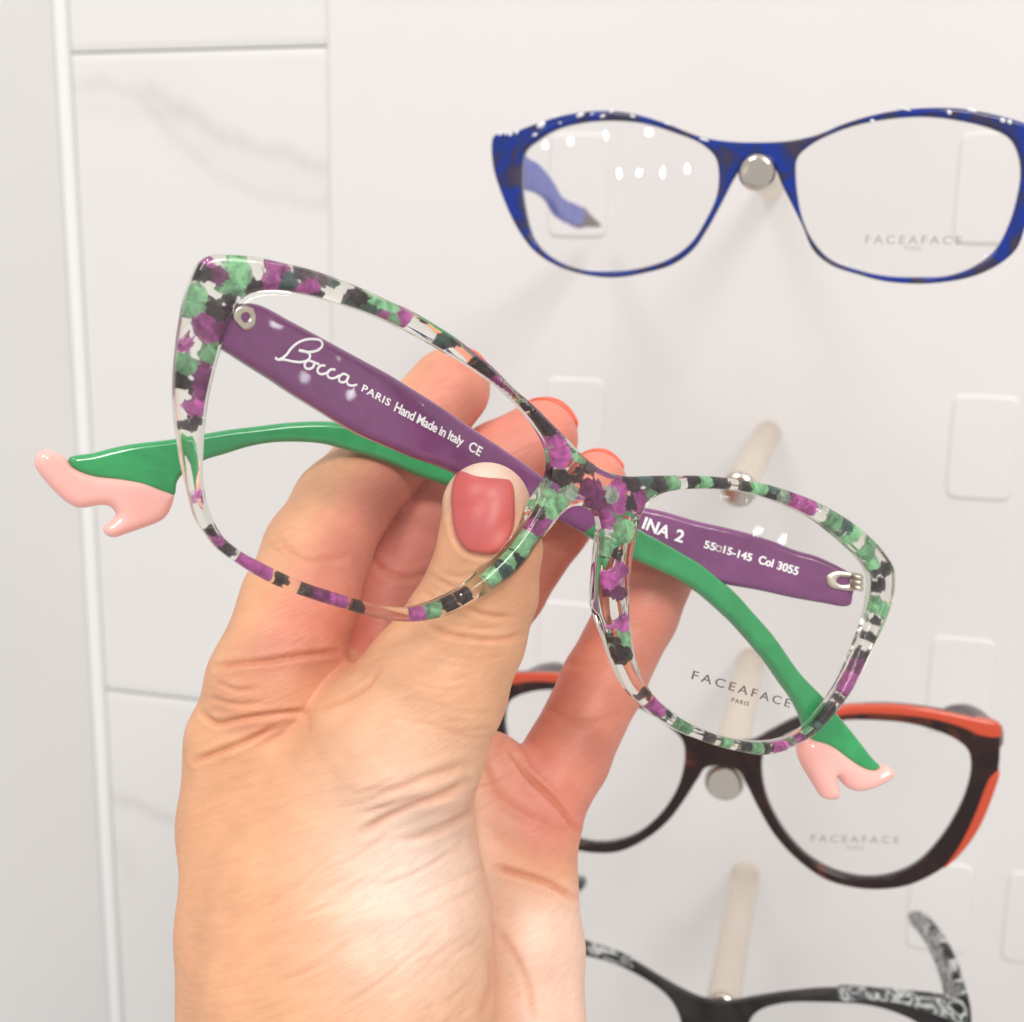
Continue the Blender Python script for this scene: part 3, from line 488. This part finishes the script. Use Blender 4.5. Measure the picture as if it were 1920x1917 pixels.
PK2 = [(130,864),(117,852),(99,844),(86,842),(72,850),(66,867),(72,883),(88,904),(107,925),(126,942),(147,953),(165,953),(186,949),(207,950),(217,958),(221,967),(213,975),(197,990),(197,998),(207,1008),(220,1009),(238,1003),(270,992),(301,980),(315,969),(326,948),(329,927),(301,915),(270,902),(228,896),(186,892),(159,885),(138,875)]
plate('temple_tip', hf.on(PK1, gl_), [], m_pink, tl_, -.5, 3.8, 2.0, .3, g=gl_); plate('temple_tip', hf.on(PK2, gr_), [], m_pink, tR_, -.5, 3.8, 2.0, .3, g=gr_)
m_white = principled('white_print', (.95,.95,.95), .4)
glt = lambda x, y: gl_(x, y)-.02; grt = lambda x, y: gr_(x, y)-.02
zA = lambda P: [(x/4.7925+300, y/4.7925+450) for x, y in P]
strokes = [[(1035,1058),(1060,1078),(1130,1040),(1180,975),(1240,925),(1310,898),(1390,893),(1445,908),(1460,945),(1430,985),(1360,1008),(1270,1000),(1245,992),(1310,1005),(1348,1035),(1335,1075),(1280,1098),(1200,1095),(1120,1078),(1060,1078)],
 [(1375,1098),(1335,1085),(1302,1110),(1305,1148),(1340,1162),(1375,1145),(1385,1112),(1370,1092),(1400,1110),(1430,1118)],
 [(1485,1132),(1450,1130),(1420,1155),(1418,1190),(1445,1208),(1490,1200),(1520,1180)],
 [(1575,1168),(1540,1165),(1508,1190),(1508,1226),(1535,1245),(1580,1238),(1612,1218)],
 [(1690,1222),(1650,1205),(1612,1232),(1610,1268),(1645,1282),(1680,1262),(1698,1222),(1678,1268),(1690,1300),(1725,1312),(1770,1302)]]
prt = []
for s in strokes:
    q = smooth_poly(hf.on(zA(s), glt), .25, False); q3 = np.c_[q, glt(q[:,0], q[:,1])]; v, f = tube(q3, .20, 8); v = np.array(v); v[:,2] = glt(v[:,0], v[:,1])+(v[:,2]-glt(v[:,0], v[:,1]))*.35; prt.append((v, f))
v, f = join(prt); mesh_obj('lettering', v*.001, f, m_white, tl_)
write('lettering', 'PARIS', hf, (677,733), (729,762), 13, m_white, tl_, glt, 1.15, off=.022)
write('lettering', 'Hand Made in Italy', hf, (738,770), (866,837), 17, m_white, tl_, glt, .95, off=.022)
write('lettering', 'CE', hf, (877,843), (899,856), 17, m_white, tl_, glt, 1.1, off=.022)
write('lettering', 'INA', hf, (1203,990), (1252,1010), 22, m_white, tR_, grt, off=.022); write('lettering', '2', hf, (1264,1013), (1279,1018), 22, m_white, tR_, grt, off=.022)
write('lettering', '55', hf, (1319,1027), (1340,1033), 14, m_white, tR_, grt, off=.022); write('lettering', '15-145', hf, (1355,1037), (1408,1053), 14, m_white, tR_, grt, off=.022)
write('lettering', 'Col', hf, (1421,1056), (1448,1064), 15, m_white, tR_, grt, off=.022); write('lettering', '3055', hf, (1456,1067), (1495,1079), 15, m_white, tR_, grt, off=.022)
q = hf.on([(1344,1023),(1353,1026),(1351,1035),(1342,1032)], grt); sq = [q[0],q[1],q[2],q[3],q[0]]
v, f = join([tube(np.c_[np.array([a, b]), grt(np.array([a[0],b[0]]), 0)], .09, 6) for a, b in zip(sq[:-1], sq[1:])]); mesh_obj('lettering', v*.001, f, m_white, tR_)
m_metal = principled('hinge_metal', (.70,.63,.52), .22, Metallic=1.0)
hl = plate('hinge', hf.on(zA([(690,600),(770,588),(825,605),(858,670),(850,760),(800,812),(745,802),(680,742),(640,690)]), gl_), [hf.on(zA([(725,690),(765,650),(805,672),(800,715),(765,745)]), gl_)], m_metal, tl_, -.35, .6, .2, .25, g=gl_)
zD = lambda P: [(x/4.7925+1350, y/4.7925+850) for x, y in P]
hr = plate('hinge', hf.on(zD([(1010,1060),(1120,1062),(1200,1080),(1230,1110),(1230,1215),(1180,1235),(1060,1225),(980,1200),(948,1140),(960,1090)]), gr_), [hf.on(zD([(1060,1110),(1160,1120),(1150,1175),(1060,1170),(1035,1140)]), gr_)], m_metal, tR_, -.6, .6, .25, .25, g=gr_)
def barrel(a, b, g, w_, rad, par):
    q = hf.on([a, b], g); P = np.array([[q[0,0], q[0,1], g(q[0,0],0)+w_], [q[1,0], q[1,1], g(q[1,0],0)+w_]]); v, f = tube(np.array([P[0], P[0]*.5+P[1]*.5, P[1]]), rad, 14); return mesh_obj('hinge_barrel', v*.001, f, m_metal, par)
for k in range(3): barrel((1598+k*.0, 1078+k*10), (1596+k*.0, 1085+k*10), gr_, -1.6, 1.0, tR_)
P2 = hf.on([(1592,1080),(1622,1084),(1592,1096),(1622,1100)], gr_)
for k in (0, 2):
    A3 = np.array([P2[k,0], P2[k,1], gr_(P2[k,0],0)-1.3]); B3 = np.array([P2[k+1,0], P2[k+1,1], gh(P2[k+1,0],0)+3.7]); v, f = tube(np.array([A3, (A3+B3)/2, B3]), .75, 12); mesh_obj('hinge_barrel', v*.001, f, m_metal, tR_)
# ================================================================== the hand
def ch(*pts): return [(cpt(x, y, z), r/F*z) for x, y, z, r in pts]
SQ = 1.0
groups = {
 'index': (ch((515,1270,210,116),(562,1130,213,108),(594,1036,219,99),(640,950,226,90),(705,880,233,84),(770,815,236,81),(842,730,238,77)), 4.0),
 'middle': (ch((700,1260,229,86),(720,1120,233,84),(762,1030,236,80),(850,930,240,77),(935,868,241,76),(1013,822,242,71)), 3.0),
 'ring': (ch((880,1230,241,66),(960,1110,241,62),(1040,995,242,59),(1116,906,243,59)), 3.0),
 'little': (ch((985,1545,230,92),(1062,1420,234,80),(1130,1280,239,77),(1195,1150,242,75),(1243,1050,243,71)), 3.0),
 'thumb': (ch((912,950,200,83),(918,1030,200,96),(902,1110,202,105),(868,1190,203,117),(812,1290,203,139),(742,1400,204,168),(690,1500,209,205)), 5.5),
 'palm': (ch((470,1400,211,124),(450,1550,211,110),(450,1750,208,112),(448,1990,205,116))+[None]+ch((635,1590,212,222),(637,1650,211,252),(640,1720,210,272),(640,1850,208,280),(640,1990,206,278))+[None]+ch((600,1345,212,112),(700,1400,214,140))+[None]
   +ch((905,1470,228,100),(983,1560,228,94),(973,1660,227,103),(982,1780,224,107),(989,1990,220,114))+[None]+ch((640,1500,226,195),(860,1640,226,155),(850,1990,222,155))+[None]+ch((500,1300,211,112),(640,1330,222,100),(800,1400,228,110)), 6.0)}
ZF = {'thumb': 1.12, 'palm': 1.25, 'index': 1.0, 'middle': 1.0, 'ring': 1.0, 'little': 1.0}
def cones(P, lst, zf):
    out = np.full(len(P), 1e3); prev = None; k = 3.0 if zf > 1.2 else .8; first = True; run = None; runs = []
    for it in lst+[None]:
        if it is None:
            if run is not None: runs.append(run)
            run = None; prev = None; continue
        if prev is not None:
            a, ra = prev; b, rb = it; e = (b-a)*[1,1,zf]; L = e@e; w_ = (P-a)*[1,1,zf]; t = np.clip(w_@e/L, 0, 1)
            d = np.linalg.norm(w_-t[:,None]*e, axis=1)-(ra+(rb-ra)*t)
            run = d if run is None else smin(run, d, 3.0 if zf > 1.2 else 1.5)
        prev = it
    res = runs[0]
    for r_ in runs[1:]: res = smin(res, r_, k)
    return res
def smin(a, b, k):
    h_ = np.clip(.5+.5*(b-a)/k, 0, 1); return b+(a-b)*h_-k*h_*(1-h_)
def hand_sdf(P, parts=False):
    pm = cones(P, groups['palm'][0], ZF['palm']); res = pm; D = {'palm': pm}
    for nm in ('index','middle','ring','little','thumb'):
        d = cones(P, groups[nm][0], ZF[nm]); D[nm] = d
        u_ = smin(d, pm, groups[nm][1]); res = smin(res, u_, .25)
    return (res, D) if parts else res
h = .45; lo = np.array([-66., -34., 172.]); hi = np.array([38., 100., 268.])
# coarse pass, then evaluate finely only near the surface
hc = 2.7; gx, gy, gz = [np.arange(lo[i], hi[i]+hc, hc) for i in range(3)]
Xc, Yc, Zc = np.meshgrid(gx, gy, gz, indexing='ij'); Dc = hand_sdf(np.c_[Xc.ravel(), Yc.ravel(), Zc.ravel()]).reshape(Xc.shape)
kk = int(round(hc/h)); nxf = [(n-1)*kk+1 for n in Dc.shape]
def up(A, ax, n):
    i = np.arange(n)/kk; i0 = np.minimum(i.astype(int), A.shape[ax]-2); f_ = i-i0; sh = [1,1,1]; sh[ax] = n; f_ = f_.reshape(sh)
    return np.take(A, i0, ax)*(1-f_)+np.take(A, i0+1, ax)*f_
Df = up(up(up(Dc, 0, nxf[0]), 1, nxf[1]), 2, nxf[2])
near = np.argwhere(np.abs(Df) < 2.6); Pn = lo+near*h
vals = np.concatenate([hand_sdf(Pn[i:i+400000]) for i in range(0, len(Pn), 400000)])
Df[near[:,0], near[:,1], near[:,2]] = vals
Vh, Qh = nets(Df, lo, h)
for _ in range(2):
    e = .05; v0 = hand_sdf(Vh); gr = np.stack([(hand_sdf(Vh+d)-hand_sdf(Vh-d))/(2*e) for d in np.eye(3)*e], 1)
    nrm = gr/np.maximum(np.linalg.norm(gr, axis=1), 1e-6)[:,None]; Vh = Vh-np.clip(v0, -.4, .4)[:,None]*nrm
px = Vh[:,0]/Vh[:,2]*F+CX; py = Vh[:,1]/Vh[:,2]*F+CY
_, D = hand_sdf(Vh, True)
facing = np.clip(-(nrm*Vh/np.linalg.norm(Vh, axis=1)[:,None]).sum(1)*2.0, 0, 1)
own = {k_: np.exp(-np.clip(D[k_]-np.minimum.reduce(list(D.values())), 0, 20)/1.2) for k_ in D}
# creases: (polyline in photo px, width px, depth mm, parts it belongs to)
hz = lambda P: [(x/2.2588+300, y/2.2588+1100) for x, y in P]
z4 = lambda P: [(x/3.834+680, y/3.834+800) for x, y in P]
z3 = lambda P: [(x/4.7925+320, y/4.7925+800) for x, y in P]
creases = [
 (hz([(240,340),(350,325),(480,312),(620,290),(740,278)]), 6, .9, 'palm index'), (hz([(180,540),(240,580),(330,565),(480,540),(620,530)]), 6, .9, 'palm index'),
 (hz([(150,740),(250,700),(380,650),(480,600)]), 6, 1.0, 'palm index thumb'), (hz([(230,400),(330,440),(420,430)]), 5, .5, 'palm index'), (hz([(200,470),(330,500),(430,490)]), 5, .5, 'palm index'),
 (hz([(760,280),(830,310),(920,360)]), 7, .8, 'palm middle'), (hz([(660,530),(800,470),(880,420),(930,355)]), 5, .6, 'palm thumb'),
 (hz([(860,1040),(960,980),(1080,925),(1200,880),(1290,830)]), 9, .75, 'thumb palm'), (hz([(900,880),(1020,850),(1150,800),(1290,760)]), 10, .5, 'thumb palm'), (hz([(880,960),(1000,920),(1120,880)]), 7, .35, 'thumb palm'),
 (hz([(1080,1060),(1180,1020),(1300,960)]), 9, .4, 'thumb palm'), (hz([(1000,1080),(1120,1060),(1240,1010),(1340,930)]), 8, .35, 'thumb palm'),
 (z4([(720,1290),(830,1340),(950,1365),(1080,1370)]), 5, .7, 'thumb'), (z4([(470,1430),(600,1490),(760,1520),(900,1535),(1040,1525),(1150,1490)]), 6, .6, 'thumb'), (z4([(500,1080),(620,1140),(700,1170)]), 5, .4, 'thumb'),
 (z4([(560,1050),(680,1080),(800,1060)]), 6, .3, 'thumb'), (z4([(450,1200),(560,1260),(660,1290)]), 5, .4, 'thumb'), (z4([(650,1440),(800,1450),(980,1460)]), 4, .3, 'thumb'),
 (z3([(960,1000),(1050,1080),(1200,1160),(1400,1190),(1560,1190)]), 7, .6, 'index'), (z3([(1430,230),(1480,330),(1560,420)]), 5, .2, 'index'), (z3([(880,1040),(1000,1150),(1150,1220)]), 6, .3, 'index'),
 (z4([(40,920),(160,1040),(320,1090),(480,1060)]), 8, .6, 'middle'), (z4([(1290,820),(1400,870),(1520,880)]), 7, .5, 'ring'),
 (hz([(1640,520),(1720,560),(1820,580),(1900,560)]), 9, .4, 'little'), (hz([(1640,300),(1760,330),(1860,330)]), 8, .3, 'little'),
 (hz([(1480,690),(1560,800),(1680,920),(1770,1045)]), 6, 1.1, 'little palm'), (hz([(1425,1190),(1530,1220),(1650,1260),(1760,1325)]), 7, 1.1, 'palm'),
 (hz([(1340,700),(1440,900),(1600,1000),(1740,1060)]), 14, .5, 'palm'), (hz([(1430,1450),(1500,1560),(1560,1700),(1580,1845)]), 8, .5, 'palm'), (hz([(1400,1550),(1400,1700),(1350,1845)]), 9, .5, 'palm'),
 (hz([(1430,1000),(1520,1100),(1640,1180)]), 14, .3, 'palm'),
 ([(846,905),(842,930),(843,957),(847,990),(857,1019),(875,1038),(896,1044),(915,1046),(934,1043)], 4, .45, 'thumb')]
for k in range(26):                               # fine skin lines over the thumb base and wrist
    x_, y_ = rng.uniform(560, 900), rng.uniform(1470, 1900); L_ = rng.uniform(50, 120); a_ = math.radians(-24+rng.uniform(-9, 9)+(y_-1500)*-.03); c_, s_ = math.cos(a_)*L_, math.sin(a_)*L_
    creases.append(([(x_-c_, y_-s_), (x_-.3*c_+4, y_-.3*s_+5), (x_+.4*c_, y_+.4*s_+3), (x_+c_, y_+s_-2)], rng.uniform(4, 6), rng.uniform(.08, .2), 'thumb palm'))
for k in range(12):
    x_, y_ = rng.uniform(800, 900), 1215+k*15+rng.uniform(-4, 4); L_ = rng.uniform(40, 95)
    creases.append(([(x_-L_, y_-.12*L_), (x_, y_+.06*L_), (x_+L_*.9, y_-.05*L_)], rng.uniform(3.5, 5), rng.uniform(.06, .15), 'thumb'))
disp = np.zeros(len(Vh)); red = np.zeros(len(Vh))
for P, w_, dp, who in creases:
    q = smooth_poly(np.array(P, float), 6, False); m_ = (px > q[:,0].min()-50) & (px < q[:,0].max()+50) & (py > q[:,1].min()-50) & (py < q[:,1].max()+50)
    if not m_.any(): continue
    w_ = max(w_*.78, 4); d = seg_dist(px[m_], py[m_], q, False); ends = np.minimum(np.hypot(px[m_]-q[0,0], py[m_]-q[0,1]), np.hypot(px[m_]-q[-1,0], py[m_]-q[-1,1])); tp = np.clip(ends/22, 0, 1)*.8+.2
    own_ = np.maximum.reduce([own[k_][m_] for k_ in who.split()])*(facing[m_] > .05)*np.clip(facing[m_]*2, 0, 1)
    disp[m_] += .62*(-dp*np.exp(-(d/w_)**2)+.35*dp*np.exp(-((d-2.4*w_)/(1.3*w_))**2))*tp*own_; red[m_] += np.exp(-(d/(w_*1.2))**2)*tp*own_*min(dp, 1)
# folds and veins of low relief over the thenar and the wrist
pm_ = own['palm']+own['thumb']
disp += .09*np.sin((px*.35+py*.94)/17+1.6*np.sin(px/70)+np.sin(py/55))*np.clip((py-1380)/120, 0, 1)*facing*np.clip(1-((px-640)/330)**2, 0, 1)
disp += .06*wob(px/40, py/40, 0*px, 1.0, 2)*facing
Vh = Vh+nrm*disp[:,None]
# skin tone: palm side and fingertips redder, the back of the thumb and wrist tanned
pink = np.clip(own['index']*.85*np.clip((px-(405+(1200-py)*.62)-25)/90, .05, 1)*np.clip((1380-py)/200, .35, 1)+own['middle']*1.0+own['ring']*.95+own['little']*.9, 0, 1)
palmR = own['palm']*np.clip((px-880)/60, 0, 1)*np.clip((1700-py)/200, .25, 1); tipc = np.clip(1-np.hypot(px-905, py-900)/110, 0, 1)*own['thumb']
pink = np.clip(pink+palmR*.75+.2*own['thumb']*np.clip((1200-py)/150, 0, 1)*np.clip((px-900)/60, 0, 1), 0, 1); pale = np.clip(np.exp(-(((px-760)/150)**2+((py-1650)/230)**2))*.75+tipc*.9+own['palm']*np.clip((px-930)/60, 0, 1)*np.clip((py-1640)/80, 0, 1)*.45, 0, 1)  # pale: thumb base highlight put into the colour, plus lighter tip and palm
crease_c = np.clip(red, 0, 1)  # shade inside the creases, mixed into the skin colour
m_skin, nt, out = mat('skin')
p = N(nt, 'ShaderNodeBsdfPrincipled'); a = N(nt, 'ShaderNodeAttribute', attribute_name='tone'); tc = N(nt, 'ShaderNodeTexCoord')
no = N(nt, 'ShaderNodeTexNoise'); no.inputs['Scale'].default_value = 130; no.inputs['Detail'].default_value = 6; nt.links.new(tc.outputs['Object'], no.inputs['Vector'])
mr = N(nt, 'ShaderNodeMapRange'); mr.inputs[1].default_value = .3; mr.inputs[2].default_value = .7; mr.inputs[3].default_value = .93; mr.inputs[4].default_value = 1.07; nt.links.new(no.outputs['Fac'], mr.inputs[0])
sc = N(nt, 'ShaderNodeVectorMath', operation='SCALE'); nt.links.new(a.outputs['Color'], sc.inputs[0]); nt.links.new(mr.outputs[0], sc.inputs['Scale'])
skin_base = p.inputs['Base Color']
p.inputs['Roughness'].default_value = .46; p.inputs['Specular IOR Level'].default_value = .4
p.inputs['Subsurface Weight'].default_value = .22; p.inputs['Subsurface Scale'].default_value = .0025; p.inputs['Subsurface Radius'].default_value = (1.0, .35, .18)
mp = N(nt, 'ShaderNodeMapping', vector_type='TEXTURE'); mp.inputs['Rotation'].default_value = (0, math.radians(-24), 0); mp.inputs['Scale'].default_value = (1/170, 1/500, 1/1250); nt.links.new(tc.outputs['Object'], mp.inputs['Vector'])
n1 = N(nt, 'ShaderNodeTexNoise'); n1.inputs['Scale'].default_value = 1; n1.inputs['Detail'].default_value = 5; n1.inputs['Distortion'].default_value = .35; nt.links.new(mp.outputs[0], n1.inputs['Vector'])
v1 = N(nt, 'ShaderNodeTexVoronoi', feature='DISTANCE_TO_EDGE'); v1.inputs['Scale'].default_value = 1500; nt.links.new(tc.outputs['Object'], v1.inputs['Vector'])
cm = N(nt, 'ShaderNodeMapRange'); cm.inputs[1].default_value = .36; cm.inputs[2].default_value = .60; nt.links.new(n1.outputs['Fac'], cm.inputs[0])
lm = N(nt, 'ShaderNodeMix', data_type='RGBA', blend_type='MULTIPLY'); lm.inputs[0].default_value = 1.0; lc = N(nt, 'ShaderNodeMix', data_type='RGBA'); lc.inputs[6].default_value = (.98,.955,.935,1); lc.inputs[7].default_value = (1.02,1.02,1.02,1)
nt.links.new(cm.outputs[0], lc.inputs[0]); nt.links.new(sc.outputs[0], lm.inputs[6]); nt.links.new(lc.outputs[2], lm.inputs[7]); nt.links.new(lm.outputs[2], skin_base)
ad = N(nt, 'ShaderNodeMath', operation='MULTIPLY_ADD'); ad.inputs[1].default_value = .35; nt.links.new(v1.outputs['Distance'], ad.inputs[0]); nt.links.new(n1.outputs['Fac'], ad.inputs[2])
b = N(nt, 'ShaderNodeBump'); b.inputs['Strength'].default_value = .32; b.inputs['Distance'].default_value = .0004; nt.links.new(ad.outputs[0], b.inputs['Height']); nt.links.new(b.outputs[0], p.inputs['Normal'])
nt.links.new(p.outputs[0], out.inputs[0])
TAN = np.array([.70,.37,.21]); PINK = np.array([.68,.235,.17]); PALE = np.array([.87,.72,.63]); CREASE_SHADE = np.array([.58,.20,.10])
tone = TAN*(1-pink[:,None])+PINK*pink[:,None]; tone = tone*(1-pale[:,None])+PALE*pale[:,None]; tone = tone*(1-.55*crease_c[:,None])+CREASE_SHADE*.55*crease_c[:,None]
Hw = cam2w(Vh); hc_ = cam2w([cpt(640, 1900, 205)])[0]
hand = mesh_obj('person', Hw-hc_, Qh, m_skin, None, attrs={'tone': np.c_[tone, np.ones(len(tone))]}); hand.location = hc_
tag(hand, 'bare left hand with chipped red nail polish, holding the spectacles by their folded temples', 'person')
sb = hand.modifiers.new('s', 'SUBSURF'); sb.levels = 1; sb.render_levels = 1
# nails
m_nail = principled('red_nail_polish', (.60,.10,.08), .4, var=(160, (.52,.10,.10)))
m_nail2 = principled('orange_nail_polish', (.78,.12,.05), .4)
NP = [(852,897),(860,884),(873,886),(889,892),(915,896),(941,898),(956,901),(963,915),(965,943),(965,975),(958,1005),(945,1028),(930,1038),(913,1040),(896,1038),(876,1032),(860,1014),(851,988),(847,957),(846,925)]
def surf_z(pp):
    r = rays(pp); z = np.full(len(r), 176.0)
    for _ in range(60): d = hand_sdf(r*z[:,None]); z = z+np.clip(d, -1, 3)*.8
    return z
npx = np.array(NP, float); cen = npx.mean(0)
rr_ = np.linspace(0, 1, 9); ring_ = smooth_poly(npx, 6); zc_ = []
grid = np.array([cen+(q-cen)*t for t in rr_[1:] for q in ring_]); zs = surf_z(grid)
U = (grid-cen)/70; Am = np.c_[np.ones(len(U)), U, U**2, U[:,0]*U[:,1]]; co_, *_ = np.linalg.lstsq(Am, zs, rcond=None)
co_[3] = max(co_[3], 2.0)
def nz(P, off): U = (P-cen)/70; return np.minimum(np.c_[np.ones(len(U)), U, U**2, U[:,0]*U[:,1]]@co_, surf_z(P)+.1)+off
n_r = len(ring_); V = [np.array([cen])]+[np.array([cen+(q-cen)*t for q in ring_]) for t in rr_[1:]]; P_ = np.concatenate(V)
offs = np.concatenate([[-.40]]+[np.full(n_r, -.40+(0 if t < .95 else .05)) for t in rr_[1:]]); zt = nz(P_, offs)
top = rays(P_)*zt[:,None]; bot = rays(P_[-n_r:])*(zt[-n_r:]+.9)[:,None]; Vn = np.concatenate([top, bot])
Fn = [[0, 1+k, 1+(k+1)%n_r] for k in range(n_r)]
for i in range(len(rr_)-2):
    for k in range(n_r): a0 = 1+i*n_r; Fn.append([a0+k, a0+n_r+k, a0+n_r+(k+1)%n_r, a0+(k+1)%n_r])
a0 = 1+(len(rr_)-2)*n_r; b0 = len(top)
for k in range(n_r): Fn.append([a0+k, b0+k, b0+(k+1)%n_r, a0+(k+1)%n_r])
mesh_obj('fingernail', cam2w(Vn)-hc_, Fn, m_nail, hand)
def far_nail(px_, py_, z_, r_, ux, uy, name='fingernail'):
    """nail on the far side of a fingertip: thin curved shell whose tip shows past the finger"""
    u = np.array([ux, uy, 0.]); u /= np.linalg.norm(u); s_ = np.cross([0,0,1], u); c_ = cpt(px_, py_, z_); R_ = r_/F*z_; V = []; nu, nv = 12, 10
    for lay in (0, .5):
        for i in range(nu+1):
            for j in range(nv+1):
                a_ = (i/nu-.5)*math.radians(120); t = j/nv*1.75-.75
                wd = math.sin(a_)*(R_*.93)*(1-.22*max(0, t-.3)**2); zz = math.cos(a_)*R_*.9*(1-.35*max(0, t)**2)
                V.append(c_+s_*wd+u*R_*t*1.10*(1-.42*math.sin(a_)**2*(t > 0))+np.array([0,0,1])*(zz+lay-.2))
    Fs = []; n1_ = (nu+1)*(nv+1); ix = lambda i, j, l=0: l*n1_+i*(nv+1)+j
    for i in range(nu):
        for j in range(nv): Fs.append([ix(i,j),ix(i+1,j),ix(i+1,j+1),ix(i,j+1)]); Fs.append([ix(i,j+1,1),ix(i+1,j+1,1),ix(i+1,j,1),ix(i,j,1)])
    for i in range(nu): Fs.append([ix(i,0),ix(i,0,1),ix(i+1,0,1),ix(i+1,0)]); Fs.append([ix(i,nv),ix(i+1,nv),ix(i+1,nv,1),ix(i,nv,1)])
    for j in range(nv): Fs.append([ix(0,j),ix(0,j+1),ix(0,j+1,1),ix(0,j,1)]); Fs.append([ix(nu,j),ix(nu,j,1),ix(nu,j+1,1),ix(nu,j+1)])
    return mesh_obj(name, cam2w(V)-hc_, Fs, m_nail2, hand)
far_nail(848, 722, 238, 74, .55, -.85); far_nail(1018, 816, 242, 70, .42, -.9); far_nail(1120, 902, 243, 58, .25, -.95)
# ================================================================== ceiling spots (small bright bulbs mirrored in lenses and acetate)
def reflect_at(fr, pxl, g, dist):
    q = fr.on([pxl], g)[0]; e = .01; z = g(q[0], q[1]); n = np.array([(g(q[0]+e, q[1])-z)/e, (g(q[0], q[1]+e)-z)/e, -1.0]); n /= np.linalg.norm(n)
    P = fr.o+fr.A@np.array([q[0], q[1], z]); n = fr.A@n; v_ = P/np.linalg.norm(P); d = v_-2*(v_@n)*n; return P+d*dist*1000
def spot(P, rad, power):
    l = bpy.data.lights.new('ceiling_spot', 'POINT'); l.shadow_soft_size = rad; l.energy = power; l.color = (.95,.95,1.0)
    o = bpy.data.objects.new('ceiling_spot', l); C.objects.link(o); o.location = cam2w([P])[0]
for q in [(518,607),(640,665),(572,709),(657,740),(733,710),(795,741)]: spot(reflect_at(hf, q, gl_, 1.6), .0032, .05)
for q in [(1020,272),(1068,265),(1134,254),(1216,247),(1159,325),(1196,325),(1242,322),(1288,317)]: spot(reflect_at(bf, q, gbl, 1.8), .0032, .2)
for k in range(5):                                # the rest of the shop's rows of spots overhead
    for j in range(3):
        l = bpy.data.lights.new('ceiling_spot', 'POINT'); l.shadow_soft_size = .006; l.energy = .9; l.color = (.97,.97,1.0)
        o = bpy.data.objects.new('ceiling_spot', l); C.objects.link(o); o.location = (-.55+.27*k+.05*j, -.75+.32*j, 2.65)
